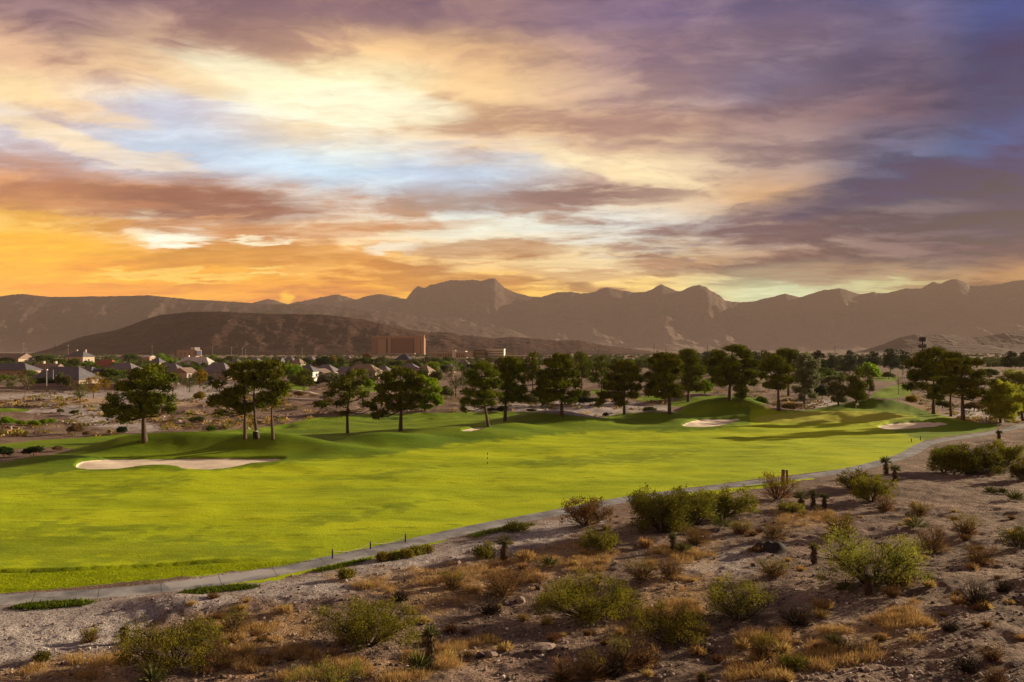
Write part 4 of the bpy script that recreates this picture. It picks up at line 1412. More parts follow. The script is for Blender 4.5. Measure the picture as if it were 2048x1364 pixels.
G1 = 'garden trees of the left suburb'
G2 = 'trees of the middle distance'
G3 = 'far pines on the right'
FAR_TREES = [
    # left suburb, far to near
    ('low', M_dark, 12, 731, 711, 44, 'dark round tree in front of the pale gabled house at far left', 0, G1),
    ('airy', M_olive, 66, 730, 707, 30, 'olive tree directly right of the pale gabled far left house', 0, G1),
    ('round', M_mid, 89, 731, 707, 38, 'green round tree above the pink house wing at left', 0, G1),
    ('low', M_mid, 118, 733, 710, 36, 'broad green tree right above the long pink roofed house', 1, G1),
    ('round', M_mid, 148, 738, 716, 28, 'rounded green tree below the two storey chimneyed house', 1, G1),
    ('low', M_green, 178, 734, 721, 36, 'wide low light green tree left of the red tiled roof', 0, G1),
    ('airy', M_olive, 24, 783, 744, 34, 'feathery olive tree before the long grey roof at the left edge', 1, G1),
    ('airy', M_mid, 57, 783, 743, 36, 'feathery green tree behind the bare young tree', 2, G1),
    ('bare', M_brown, 50, 793, 742, 24, 'thin bare reddish young tree on the left gravel bank', 0, G1),
    ('low', M_dark, 88, 777, 748, 38, 'dark evergreen behind the two tall net poles', 1, G1),
    ('round', M_olive, 121, 783, 744, 20, 'dark olive tree with twin trunks before the grey hipped roof', 2, G1),
    ('round', M_olive, 135, 783, 747, 18, 'slim olive tree paired with the twin trunked one', 0, G1),
    ('airy', M_olive, 160, 808, 763, 40, 'dark branching young tree on the left slope above the gravel track', 0, G1),
    ('round', M_gold, 166, 773, 747, 24, 'small golden tree behind the grey hipped roof', 0, G1),
    ('airy', M_gold, 187, 799, 746, 44, 'tall yellow leaved tree on the left slope', 1, G1),
    ('airy', M_gold, 209, 785, 756, 24, 'short yellow green tree right of the tall yellow one', 2, G1),
    ('low', M_mid, 221, 764, 732, 58, 'big round green tree left of the broad fairway pine', 0, G1),
    ('low', M_olive, 222, 771, 751, 26, 'small olive bush under the big round green tree', 1, G1),
    ('round', M_mid, 260, 727, 706, 30, 'distant green tree just above the broad fairway pine', 0, G1),
    ('round', M_green, 320, 722, 706, 26, 'distant yellow green tree above the tan two storey house', 1, G1),
    ('low', M_green, 337, 730, 711, 42, 'broad light green tree between grey roofs above the pine', 0, G1),
    ('low', M_mid, 395, 748, 727, 26, 'dark green tree left of the tall cypress', 1, G1),
    ('cypress', M_dark, 365, 741, 721, 4, 'thin cypress by the stucco house gable', 0, G1),
    ('cypress', M_dark, 405, 745, 719, 5, 'tallest thin cypress right of the stucco house', 0, G1),
    ('cypress', M_dark, 416, 758, 733, 5, 'left one of two close cypresses by the lilac roofed house', 0, G1),
    ('cypress', M_dark, 424, 758, 734, 5, 'right one of two close cypresses by the lilac roofed house', 0, G1),
    ('airy', M_olive, 352, 777, 750, 26, 'olive tree just right of the broad fairway pine', 0, G1),
    ('airy', M_olive, 368, 777, 750, 24, 'yellowish tree next to the forked olive tree', 2, G1),
    ('airy', M_olive, 379, 785, 749, 32, 'forked olive tree on the gravel before the stucco house', 1, G1),
    ('round', M_gold, 400, 776, 737, 32, 'bright golden orange tree right of the stucco house', 1, G1),
    ('low', M_mid, 440, 756, 731, 28, 'dark green tree partly behind the trio of pines', 0, G1),
    ('low', M_gold, 399, 802, 779, 24, 'small golden shrub tree on the gravel below the golden orange tree', 0, G1),
    ('low', M_grey, 464, 726, 706, 34, 'hazy grey green tree above the trio of pines', 1, G1),
    ('round', M_green, 427, 722, 709, 16, 'small bright tree beside the white roofed house', 2, G1),
    ('round', M_green, 585, 768, 724, 44, 'vivid green round tree right behind the trio of pines', 0, G2),
    ('pine', M_pine, 608, 787, 739, 46, 'small pine alone on the desert bank left of the airy pine', 0, G2),
    ('low', M_dark, 631, 773, 759, 24, 'dark bush between the small lone pine and the mesquite', 1, G2),
    ('low', M_grey, 660, 770, 740, 50, 'wide grey mesquite behind the airy pine', 0, G2),
    ('low', M_dark, 649, 735, 708, 38, 'distant dark evergreen left of the cypress row', 0, G2),
    ('round', M_gold, 666, 733, 711, 16, 'yellow tree touching the distant dark evergreen', 1, G2),
    ('round', M_mid, 681, 733, 714, 22, 'green tree behind the cypress row', 2, G2),
    ('cypress', M_dark, 670, 744, 721, 4, 'leftmost cypress of the row by the grey blue roof', 0, G2),
    ('cypress', M_dark, 674.5, 745, 718, 4, 'second cypress from the left in the row', 0, G2),
    ('cypress', M_dark, 679, 745, 718, 4, 'third cypress from the left in the row', 0, G2),
    ('cypress', M_dark, 684, 749, 729, 4, 'shortest cypress at the right end of the row', 0, G2),
    ('low', M_mid, 725, 734, 709, 56, 'big green dome tree left of the brown tower block', 1, G2),
    ('round', M_brown, 733, 726, 704, 22, 'dark brownish tree top at the left corner of the tower block', 0, G2),
    ('low', M_olive, 768, 732, 709, 40, 'dark olive tree below the tower block', 0, G2),
    ('airy', M_olive, 727, 770, 736, 28, 'olive tree with thin stems right of the airy pine', 0, G2),
    ('airy', M_olive, 750, 770, 733, 26, 'taller olive tree beside the dense dark pine', 1, G2),
    ('airy', M_brown, 766, 766, 736, 18, 'brownish thin tree nearly touching the dense dark pine', 2, G2),
    ('low', M_mid, 797, 736, 716, 24, 'small green tree left of the dark blue pavilion roof', 0, G2),
    ('low', M_olive, 825, 731, 711, 24, 'olive tree right of the dark blue pavilion roof', 1, G2),
    ('low', M_olive, 854, 728, 710, 18, 'small dull green tree right of the tower block base', 0, G2),
    ('low', M_mid, 872, 728, 711, 26, 'dull green tree below the long low pale block', 1, G2),
    ('low', M_mid, 893, 724, 709, 18, 'small dark green tree at the foot of the cream shops', 0, G2),
    ('round', M_green, 867, 750, 718, 28, 'yellow green tree above the bright lime tree', 0, G2),
    ('low', M_green, 892, 740, 718, 30, 'wide yellow green tree right of the hipped tan roof', 0, G2),
    ('low', M_olive, 872, 772, 731, 34, 'dim olive tree between lime tree and hipped tan roof', 1, G2),
    ('airy', M_grey, 912, 795, 727, 54, 'big pale willow like tree left of the slanting pine', 0, G2),
    ('low', M_olive, 893, 798, 765, 30, 'bushy undergrowth at the foot of the pale willow like tree', 0, G2),
    ('round', M_olive, 939, 736, 716, 24, 'olive green tree above the slanting pine', 2, G2),
    ('low', M_olive, 963, 733, 715, 30, 'low pale green tree beneath the white office block', 1, G2),
    ('pine', M_pine, 1065, 782, 706, 44, 'dark pine filling the gap left of the conical full pine', 1, G2),
    ('pine', M_pine, 1164, 778, 704, 48, 'tall dark pine just right of the conical full pine', 0, G2),
    ('pine', M_pine, 1203, 783, 713, 46, 'dark pine between the tall dark pine and the wash pine', 2, G2),
    ('low', M_olive, 1062, 812, 782, 30, 'green shrub behind the trunk of the tall pine', 0, G2),
    ('low', M_olive, 1172, 803, 772, 24, 'yellow grey bush in the wash behind the conical full pine', 1, G2),
    ('low', M_blue, 1160, 809, 788, 40, 'blue grey low bush in the pale wash', 0, G2),
    ('low', M_blue, 1186, 808, 791, 34, 'second blue grey bush, right of the first in the wash', 1, G2),
    ('low', M_grey, 1198, 816, 800, 22, 'pale round bush at the wash edge', 0, G2),
    ('airy', M_olive, 1344, 806, 766, 46, 'airy olive tree behind the tall open pine', 1, G2),
    ('low', M_green, 1410, 790, 752, 30, 'yellow green tree left of the biggest dark pine', 0, G2),
    ('low', M_mid, 1260, 735, 713, 30, 'hazy green tree mass above the wash pine', 0, G2),
    ('low', M_mid, 1284, 737, 712, 30, 'hazy tree mass left of the tall open pine', 1, G2),
    ('round', M_mid, 1232, 735, 715, 22, 'hazy small tree above the wash pine on the left', 2, G2),
    ('pine', M_blue, 1415, 745, 703, 30, 'hazy blue pine left of the biggest dark pine', 1, G2),
    ('pine', M_blue, 1395, 742, 708, 24, 'hazy small blue pine behind the mid green pine', 2, G2),
    ('low', M_mid, 1425, 752, 722, 36, 'dull green bushes left of the biggest dark pine', 1, G2),
    ('pine', M_pine, 1532, 760, 702, 34, 'dark pine top between biggest pine and the green pine', 0, G3),
    ('pine', M_blue, 1512, 745, 704, 30, 'hazy pine right of the biggest dark pine', 1, G3),
    ('pine', M_dark, 1634, 754, 702, 40, 'dark pine right behind the willowy tree', 0, G3),
    ('pine', M_blue, 1664, 750, 710, 28, 'blue hazy pine under the left power pylon', 1, G3),
    ('pine', M_blue, 1680, 747, 716, 22, 'low hazy pine between two taller blue ones', 2, G3),
    ('pine', M_blue, 1699, 751, 704, 32, 'blue hazy pine with a tilted top left of the green dome', 2, G3),
    ('pine', M_blue, 1747, 742, 703, 32, 'blue hazy pine above the bright green dome tree', 0, G3),
    ('pine', M_blue, 1781, 752, 699, 36, 'tallest blue pine right of the green dome tree', 1, G3),
    ('pine', M_blue, 1806, 751, 703, 34, 'blue pine next to the tallest blue pine, on its right', 2, G3),
    ('pine', M_blue, 1722, 738, 712, 20, 'small hazy pine behind the bright green dome', 1, G3),
    ('low', M_green, 1736, 764, 716, 46, 'bright green dome tree below the blue hazy pines', 0, G3),
    ('low', M_olive, 1672, 772, 743, 50, 'wide olive dome tree above the silvery shrub tree', 1, G3),
    ('low', M_dark, 1644, 799, 765, 32, 'very dark bush between willowy tree and silvery shrub', 0, G3),
    ('pine', M_pine, 1738, 793, 753, 24, 'small dark pine right of the cone shaped pine', 2, G3),
    ('low', M_olive, 1777, 758, 740, 26, 'yellowish shrubs beneath the tallest blue pine', 0, G3),
    ('bare', M_olive, 1797, 789, 750, 28, 'thin sparse tree standing on the small right fairway', 1, G3),
    ('low', M_gold, 1822, 809, 784, 26, 'yellow shrub left of the tall dark right hand pine', 1, G3),
    ('low', M_mid, 1520, 814, 788, 34, 'light green grassy shrub left of the putting green', 0, G3),
    ('low', M_brown, 1587, 821, 803, 46, 'dry grey brown shrub between the two pines by the green', 1, G3),
    ('low', M_brown, 1948, 822, 799, 42, 'dry brown shrub right of the rightmost tall pine', 0, G3),
    ('low', M_olive, 1885, 818, 795, 40, 'dull shrub thicket behind the trunks of the right hand pair', 1, G3),
    ('pine', M_dark, 2021, 748, 703, 36, 'dark far pine near the right edge', 0, G3),
    ('pine', M_dark, 2048, 744, 706, 30, 'dark far pine cut off by the right edge', 2, G3),
    ('low', M_mid, 1975, 752, 730, 40, 'hazy green shrubs behind the rightmost tall pine', 1, G3),
    ('low', M_olive, 1845, 765, 748, 40, 'shrubs glimpsed behind the tall dark right hand pine', 0, G3),
    # desert shrubs beyond the fairway, left
    ('low', M_green, 10, 851, 829, 34, 'bright green shrub at the left edge on the rocky bank', 0, 'shrubs on the left rocky bank'),
    ('low', M_green, 34, 850, 836, 22, 'small green shrub second from the left edge', 1, 'shrubs on the left rocky bank'),
    ('low', M_green, 45, 852, 838, 18, 'tiny green shrub third from the left edge', 0, 'shrubs on the left rocky bank'),
    ('low', M_green, 67, 854, 836, 24, 'round green shrub fourth from the left edge', 1, 'shrubs on the left rocky bank'),
    ('low', M_green, 87, 849, 835, 20, 'green shrub of the bank with a yellowish top', 0, 'shrubs on the left rocky bank'),
    ('low', M_green, 103, 848, 834, 18, 'rightmost green shrub of the left rocky bank row', 1, 'shrubs on the left rocky bank'),
    ('low', M_olive, 121, 826, 815, 14, 'lone round bush on the pale gravel track', 0, 'shrubs on the left rocky bank'),
    ('low', M_olive, 150, 830, 816, 20, 'yellowish bush right of the lone bush on the gravel track', 1, 'shrubs on the left rocky bank'),
    ('low', M_brown, 150, 868, 842, 30, 'tall straw coloured bush left of the broad fairway pine', 0, 'shrubs on the left rocky bank'),
    ('low', M_brown, 173, 872, 858, 18, 'dark brown bush by the turf edge', 1, 'shrubs on the left rocky bank'),
    ('low', M_mid, 421, 864, 850, 22, 'round clipped looking green bush left of the trio of pines', 0, 'shrubs on the left rocky bank'),
    ('low', M_dark, 245, 868, 848, 24, 'dark scraggly bush just left of the broad pine trunk', 1, 'shrubs on the left rocky bank'),
    ('low', M_dark, 8, 914, 888, 34, 'dark shrub in the shaded dip at the left edge', 0, 'shrubs on the left rocky bank'),
    ('low', M_dark, 68, 911, 887, 42, 'dark tussock beside the red stake', 1, 'shrubs on the left rocky bank'),
    ('low', M_brown, 115, 902, 889, 20, 'small purple brown tussock left of the mound', 0, 'shrubs on the left rocky bank'),
    ('low', M_olive, 395, 846, 828, 34, 'pale grey shrub on the rocks left of the trio of pines', 1, 'shrubs on the left rocky bank'),
    ('low', M_brown, 655, 806, 795, 30, 'reddish dry bush below the small lone pine', 0, 'shrubs on the left rocky bank'),
    ('low', M_brown, 596, 796, 780, 22, 'orange dry bush at the foot of the small lone pine', 1, 'shrubs on the left rocky bank'),
    ('low', M_dark, 984, 823, 813, 20, 'dark bush between the slanting pine and the tall pine', 0, 'shrubs on the left rocky bank'),
    ('low', M_dark, 1006, 826, 806, 26, 'dark green bush behind the trunk of the tall pine', 1, 'shrubs on the left rocky bank'),
    ('low', M_olive, 1300, 826, 810, 30, 'tan grass bush right of the pale track by the tee', 0, 'shrubs on the left rocky bank'),
    ('low', M_dark, 1062, 823, 816, 26, 'dark flat bush at the near edge of the pale wash', 1, 'shrubs on the left rocky bank'),
    ('low', M_dark, 1212, 834, 822, 12, 'tiny dark bush at the near end of the pale wash', 0, 'shrubs on the left rocky bank'),
]
for t in FAR_TREES:
    far_tree(t[0], t[1], t[2], t[3], t[4], t[5], t[6], t[7], group=t[8])

# smaller garden trees that fill the gaps between the roofs; nothing tells them apart
g_ = np.random.default_rng(321)
spots = [(4, 742), (60, 759), (100, 742), (108, 764), (140, 744), (158, 768), (178, 740), (200, 746), (206, 770), (234, 738), (246, 755), (262, 735), (276, 750), (286, 738), (306, 742), (322, 762),
         (336, 737), (352, 742), (376, 739), (386, 757), (410, 731), (432, 741), (448, 768), (474, 741), (520, 737), (545, 739), (566, 740), (578, 752), (600, 746), (612, 734), (628, 748), (648, 762),
         (664, 757), (690, 741), (700, 765), (712, 747), (738, 768), (760, 742), (775, 756), (786, 742), (812, 757), (834, 741), (842, 762), (862, 741), (884, 748), (905, 735), (915, 745), (942, 742), (956, 741), (975, 731), (992, 728), (1020, 725), (1040, 727)]
for i, (a, b_) in enumerate(spots):
    hh = g_.uniform(11, 20)
    far_tree(['low', 'round', 'airy', 'low'][i % 4], [M_mid, M_olive, M_olive, M_green, M_mid, M_dark][i % 6], a + g_.uniform(-4, 4), b_, b_ - hh, hh * g_.uniform(.9, 1.5),
             'small green garden tree squeezed among the roofs of the distant suburb', i % 2, group='small garden trees among the suburb roofs')

for i in range(46):
    a = float(g_.choice([g_.uniform(-10, 480), g_.uniform(560, 800), g_.uniform(830, 1000)]))
    b_ = g_.uniform(733, 768) if a < 800 else g_.uniform(730, 760)
    hh = g_.uniform(13, 22)
    far_tree(['low', 'round', 'low', 'airy'][i % 4], [M_mid, M_olive, M_mid, M_olive, M_green, M_dark][i % 6], a, b_, b_ - hh, hh * g_.uniform(1.0, 1.6),
             'small green garden tree squeezed among the roofs of the distant suburb', i % 2, group='small garden trees among the suburb roofs')
for i in range(60):
    a = float(g_.choice([g_.uniform(1000, 1300), g_.uniform(1300, 1640), g_.uniform(1640, 2060)]))
    b_ = g_.uniform(728, 762)
    hh = g_.uniform(10, 22)
    if 1730 < a < 1830 and b_ > 745:
        continue
    far_tree(['low', 'pine', 'low', 'airy'][i % 4], [M_mid, M_blue, M_olive, M_olive, M_blue, M_mid][i % 6], a, b_, b_ - hh, hh * g_.uniform(.9, 1.5),
             'small hazy tree or bush on the plain behind the row of fairway pines', i % 2, name='small_tree', cat='tree', group='small trees on the plain behind the pines')

for i in range(52):
    a = float(g_.choice([g_.uniform(830, 1100), g_.uniform(1100, 1440), g_.uniform(1440, 1700)]))
    b_ = g_.uniform(744, 788)
    hh = g_.uniform(14, 30)
    far_tree(['low', 'round', 'low', 'airy', 'low'][i % 5], [M_mid, M_olive, M_olive, M_green, M_dark, M_olive, M_mid][i % 7], a, b_, b_ - hh, hh * g_.uniform(1.0, 1.6),
             'small hazy tree or bush on the plain behind the row of fairway pines', i % 2, name='small_tree', cat='tree', group='small trees on the plain behind the pines')
for i in range(40):
    a = g_.uniform(-10, 830)
    b_ = g_.uniform(745, 782)
    hh = g_.uniform(14, 25)
    far_tree(['low', 'round', 'low', 'airy'][i % 4], [M_mid, M_olive, M_green, M_mid, M_dark, M_olive][i % 6], a, b_, b_ - hh, hh * g_.uniform(1.0, 1.6),
             'small green garden tree squeezed among the roofs of the distant suburb', i % 2, group='small garden trees among the suburb roofs')

# ------------------------------------------------------------------ buildings, masts, fences
M_stucco = simple('pink stucco', (0.32, 0.235, 0.19))
M_cream = simple('cream stucco', (0.44, 0.36, 0.29), var=0.12)
M_white = simple('white render', (0.66, 0.62, 0.58), var=0.08)
M_tan = simple('tan stucco', (0.36, 0.25, 0.18), var=0.15)
M_win = simple('window glass', (0.05, 0.055, 0.07), rough=0.15, spec=0.6)
M_steel = simple('grey painted steel', (0.30, 0.29, 0.29), rough=0.6)
M_black = simple('black metal', (0.022, 0.022, 0.025), rough=0.6)
M_wood = simple('weathered wood', (0.11, 0.075, 0.055), scale=8)


def tile_mat(name, c):
    m, kk, b, o = material(name)
    tc = kk.new('ShaderNodeTexCoord').outputs['Object']
    w = kk.new('ShaderNodeTexWave')
    w.bands_direction = 'Z'
    w.inputs['Scale'].default_value = 1.4
    w.inputs['Distortion'].default_value = 1.0
    kk.l.new(tc, w.inputs['Vector'])
    n = kk.noise(tc, 0.8, 4, 0.6)
    f = kk.m('ADD', kk.m('MULTIPLY', w.outputs['Fac'], 0.35), kk.m('MULTIPLY', n, 0.65))
    kk.l.new(kk.ramp(f, [(0.3, tuple(v * 0.65 for v in c)), (0.7, tuple(v * 1.3 for v in c))]), b.inputs['Base Color'])
    return m


T_grey = tile_mat('grey roof tiles', (0.125, 0.12, 0.145))
T_lilac = tile_mat('weathered lilac roof tiles', (0.17, 0.15, 0.175))
T_tan = tile_mat('tan roof tiles', (0.25, 0.18, 0.15))
T_red = tile_mat('red roof tiles', (0.30, 0.10, 0.07))
T_pale = tile_mat('pale roof tiles', (0.50, 0.47, 0.46))
T_blue = tile_mat('dark blue roof tiles', (0.045, 0.05, 0.085))
GH = 'houses of the left suburb'


def house(label, cx, base, wpx, eave, ridge, roof, wall, rz=-12, depth=0.75, gable=False, chim=0, nwin=3, group=GH, name='house', cat='house', over=0.5):
    B = stand(cx, base)
    s = B[1] / FPX
    w = wpx * s
    he = (base - eave) * s
    hr = (eave - ridge) * s
    d = min(max(w * depth, 7.0), 18.0)
    o = empty(name, B, label, cat, group, rz=R(rz))
    MB().box(-w / 2, w / 2, -d / 2, d / 2, -1.0, he).build('wall', wall, o)
    ov = over
    X, Y = w / 2 + ov, d / 2 + ov
    rb = MB()
    inset = 0.0 if gable else min(Y, X * 0.8)
    V = [(-X, -Y, he), (X, -Y, he), (X, Y, he), (-X, Y, he), (-X + inset, 0, he + hr), (X - inset, 0, he + hr)]
    V += [(x, y, z - 0.22) for x, y, z in V[:4]]
    rb.add(V, f3=[(1, 2, 5), (3, 0, 4)], f4=[(0, 1, 5, 4), (2, 3, 4, 5), (0, 6, 7, 1), (1, 7, 8, 2), (2, 8, 9, 3), (3, 9, 6, 0), (6, 9, 8, 7)])
    ro = rb.build('roof', roof, o)
    for q in range(chim):
        cx_ = (-0.25 + 0.5 * q) * w
        MB().box(cx_ - .6, cx_ + .6, -.5 + d * .1, .5 + d * .1, he + hr * .3, he + hr + 1.0).build('chimney', wall, ro)
    for q in range(nwin):
        x = (-0.5 + (q + 0.5) / nwin) * w * 0.9
        ww = min(1.5, w / nwin * .4)
        zt = min(he * 0.78, he - 0.4)
        f = MB().box(x - ww / 2 - .1, x + ww / 2 + .1, -d / 2 - .05, -d / 2 - .004, zt * .42, zt + .1).build('window', M_white, o)
        MB().box(x - ww / 2, x + ww / 2, -d / 2 - .08, -d / 2 - .052, zt * .42 + .1, zt).build('pane', M_win, f)
    f = MB().box(w / 2 + .004, w / 2 + .05, -.9, .9, he * .38, he * .78).build('window', M_white, o)
    MB().box(w / 2 + .052, w / 2 + .08, -.75, .75, he * .42, he * .74).build('pane', M_win, f)
    return o


HOUSES = [
    ('pale pink gabled house at the far left edge, highest in its rows', 22, 730, 74, 717, 707, T_tan, M_cream, -14, .5, True, 0, 3),
    ('long house with a dark grey roof cut off by the left edge', 22, 755, 100, 740, 727, T_grey, M_stucco, -8, .4, False, 0, 4),
    ('long pink roofed house wing with two chimneys beside a white pillar', 96, 753, 62, 741, 728, T_tan, M_cream, -18, .5, True, 2, 3),
    ('big grey hipped roof house behind the net poles', 131, 776, 118, 758, 735, T_grey, M_stucco, -16, .45, False, 0, 4),
    ('low house with a lilac roof right of the big grey hipped one', 188, 763, 50, 754, 744, T_lilac, M_stucco, -10, .6, False, 0, 3),
    ('two storey stone coloured house with tall chimneys on the skyline', 160, 731, 46, 713, 702, T_grey, M_cream, -20, .6, False, 2, 3),
    ('low house under a dark red tiled roof', 213, 737, 50, 731, 719, T_red, M_stucco, -12, .5, False, 0, 3),
    ('small grey roofed house left below the red tiled roof', 181, 747, 26, 741, 733, T_grey, M_stucco, -10, .7, False, 0, 2),
    ('lilac roofed house with a pink gable above the broad pine', 248, 748, 58, 738, 726, T_lilac, M_stucco, -14, .5, False, 0, 3),
    ('tan two storey house with a pale pink top on the suburb skyline', 297, 727, 18, 714, 711, T_pale, M_tan, -15, .9, True, 0, 2),
    ('grey roofed house with a round front left of the broad light green tree', 315, 733, 22, 724, 715, T_grey, M_stucco, -12, .8, False, 0, 2),
    ('white windowed stucco house with a purple grey roof right of the broad pine', 340, 759, 58, 743, 727, T_lilac, M_white, -10, .5, False, 0, 4),
    ('pink gabled wing standing right of the white windowed stucco house', 371, 760, 24, 744, 735, T_tan, M_cream, 62, 1.0, True, 0, 2),
    ('wide house under a white roof catching the light', 392, 735, 78, 727, 713, T_pale, M_white, -14, .4, False, 1, 4),
    ('house with a broad lilac roof left of the trio of pines', 437, 759, 58, 745, 726, T_lilac, M_stucco, -12, .5, False, 0, 3),
    ('low blue grey shed behind the white wall left of the trio', 431, 770, 20, 763, 758, T_grey, M_stucco, -8, .7, False, 0, 2),
    ('white and blue house half hidden above the trio of pines', 556, 733, 18, 725, 714, T_grey, M_white, -14, .8, True, 0, 2),
    ('pink gabled house above the vivid green round tree', 597, 736, 20, 727, 717, T_tan, M_cream, -18, .8, False, 0, 2),
    ('house with a smooth blue grey roof and pale walls behind the small lone pine', 616, 762, 36, 742, 731, T_grey, M_white, -10, .7, False, 0, 3),
    ('cream gabled wing at the right end of the blue grey roof', 641, 760, 22, 744, 736, T_tan, M_cream, 58, 1.0, True, 0, 2),
    ('house with a long brown lilac roof left of the cypress row', 652, 755, 46, 742, 729, T_lilac, M_stucco, -12, .5, False, 0, 3),
    ('small gabled house right of the cypress row', 692, 757, 16, 743, 732, T_lilac, M_cream, -16, .9, True, 0, 2),
    ('long tan hipped roof house between the airy pine and the dense pine', 727, 758, 66, 743, 728, T_tan, M_stucco, -14, .5, False, 0, 4),
    ('low lilac roof glimpsed left of the dense dark pine', 768, 748, 24, 740, 731, T_lilac, M_stucco, -10, .7, False, 0, 2),
    ('blue lilac roofed house above the dense dark pine', 819, 748, 42, 738, 726, T_lilac, M_stucco, -14, .6, False, 0, 3),
    ('tan hipped roof house above the lime green tree', 850, 756, 30, 744, 731, T_tan, M_cream, -18, .7, False, 0, 3),
    ('small lilac roof left of the slanting pine', 898, 742, 20, 735, 727, T_lilac, M_stucco, -10, .8, False, 0, 2),
    ('lilac roofed house close above the slanting pine', 928, 737, 26, 730, 719, T_lilac, M_stucco, -16, .7, False, 0, 2),
    ('pavilion with a steep dark blue roof below the tower block', 808, 727, 30, 719, 708, T_blue, M_tan, -10, .8, False, 0, 3),
]
for h in HOUSES:
    house(*h)
# pale house fronts that only show as slivers along the suburb skyline
for i, (cx, base, w, e, r_, rf, wl, lb) in enumerate([
        (252, 722, 20, 716, 711, T_grey, M_cream, 'tiny pale roofed house left of the tan two storey house, far back'),
        (472, 731, 20, 725, 718, T_lilac, M_cream, 'tiny house under the hazy grey green tree'),
        (510, 729, 24, 722, 715, T_lilac, M_white, 'tiny white house seen between the tops of the trio'),
        (580, 725, 18, 719, 713, T_grey, M_cream, 'tiny far house left of the pink gabled one'),
        (620, 724, 20, 718, 712, T_lilac, M_cream, 'tiny far roof left of the distant dark evergreen'),
        (694, 722, 18, 716, 711, T_lilac, M_white, 'tiny far white house right of the yellow tree'),
        (708, 727, 22, 720, 714, T_tan, M_cream, 'tiny far tan roof left of the big green dome tree')]):
    house(lb, cx, base, w, e, r_, rf, wl, -12, .7, False, 0, 2)


def block(label, parts, cx, base, D=None, name='building', cat='building', group=None, rz=0.0):
    """flat roofed blocks given in photo pixels relative to (cx, base); parts: (name, x0, x1, top, y0m, y1m, material)"""
    B = stand(cx, base)
    s = B[1] / FPX
    o = empty(name, B, label, cat, group, rz=R(rz))
    for (pn, x0, x1, y0p, y1p, d0, d1, mt) in parts:
        MB().box((x0 - cx) * s, (x1 - cx) * s, d0, d1, (base - y1p) * s - (1.0 if y1p >= base else 0), (base - y0p) * s).build(pn, mt, o)
    return o


M_tbrown = simple('brown tower render', (0.23, 0.125, 0.08), var=0.08, scale=.1)
M_tred = simple('red brown glass wall', (0.15, 0.058, 0.04), var=0.12, scale=.15, rough=0.5)
M_ttan = simple('tan tower render', (0.34, 0.20, 0.125), var=0.06, scale=.1)
M_tdark = simple('dark recess', (0.06, 0.032, 0.026), var=0.1, scale=.2)
block('tall brown hotel tower block with red brown wall panel and sunlit end', [
    ('wall', 745, 848, 676, 709, 0, 26, M_tbrown),
    ('panel', 783.5, 826, 677.5, 706, -.6, -.01, M_tred),
    ('panel', 755, 771.5, 677.5, 708, -.6, -.01, M_ttan),
    ('panel', 776, 781.5, 676.5, 708, -1.2, -.02, M_ttan),
    ('panel', 829, 836, 676.5, 708, -.8, -.01, M_ttan),
    ('recess', 772, 775.5, 677.5, 708, -.3, -.012, M_tdark),
    ('recess', 782, 783.3, 677.5, 708, -.3, -.012, M_tdark),
    ('recess', 826.4, 828.6, 677.5, 708, -.3, -.012, M_tdark),
    ('end_bay', 836.2, 842, 670, 709, -7.0, -.015, M_ttan),
    ('end_bay', 843.2, 849.5, 670, 709, -7.0, -.015, M_ttan),
    ('corner_pier', 743, 754, 677, 709, -1.0, -.014, M_tbrown),
    ('parapet', 742.5, 836, 672, 675.9, -1.4, 26.4, M_ttan),
    ('window', 746, 748, 673, 675, -1.6, -1.42, M_win), ('window', 750, 752, 673, 675, -1.6, -1.42, M_win), ('window', 754.5, 757, 673, 675, -1.6, -1.42, M_win),
    ('window', 760, 763, 673, 675, -1.6, -1.42, M_win), ('window', 781, 785, 672.6, 675, -1.6, -1.42, M_win), ('window', 792, 796, 672.6, 675, -1.6, -1.42, M_win),
    ('podium', 760, 834, 706, 711.5, -30, -8, M_stucco),
], 796, 711, name='tower_block', cat='hotel', rz=-3)
block('long low pale block right of the tower block', [('wall', 858, 905, 706, 716, 0, 20, M_stucco), ('parapet', 857, 906, 705.2, 705.98, -.5, 20.5, M_cream),
      ] + [('window', 876 + 5 * q, 878.6 + 5 * q, 708, 713, -.4, -.01, M_win) for q in range(6)], 880, 717, name='commercial_building', cat='shops', rz=-8)
block('cream shop building with a stepped sunlit roofline', [('wall', 906, 931, 702, 716, 0, 18, M_cream), ('tower_wall', 905, 912, 700, 716, -3, -.01, M_white), ('wing', 931.1, 947, 704, 714, -2, 14, M_cream),
      ('awning', 913, 928, 706, 707, -3, -.01, M_tan)] + [('window', 913 + 4.4 * q, 915.6 + 4.4 * q, 709, 715, -.4, -.01, M_win) for q in range(4)], 925, 717, name='commercial_building', cat='shops', rz=-6)
block('dark glass fronted office joined left of the white office', [('wall', 948, 973, 699.5, 716, 0, 18, M_tdark), ('window', 951, 959, 702, 706, -.3, -.01, M_win), ('window', 961, 970, 702, 706, -.3, -.01, M_win),
      ('window', 951, 970, 709, 714, -.3, -.01, M_win)], 960, 717, name='office_building', cat='office', rz=-6)
block('white office block with three bands of windows', [('wall', 974.5, 1008, 698.5, 717, 0, 18, M_white), ('roof_slab', 974, 1008.6, 697.4, 698.45, -1, 18.6, M_white)]
      + [('window_band', 977.5, 1006, y, y + 2.3, -.4, -.01, M_win) for y in (701.5, 706.2, 710.8)] + [('mast', 979, 979.5, 690, 697.3, 2, 2.3, M_steel)], 991, 717, name='office_building', cat='office', rz=-6)
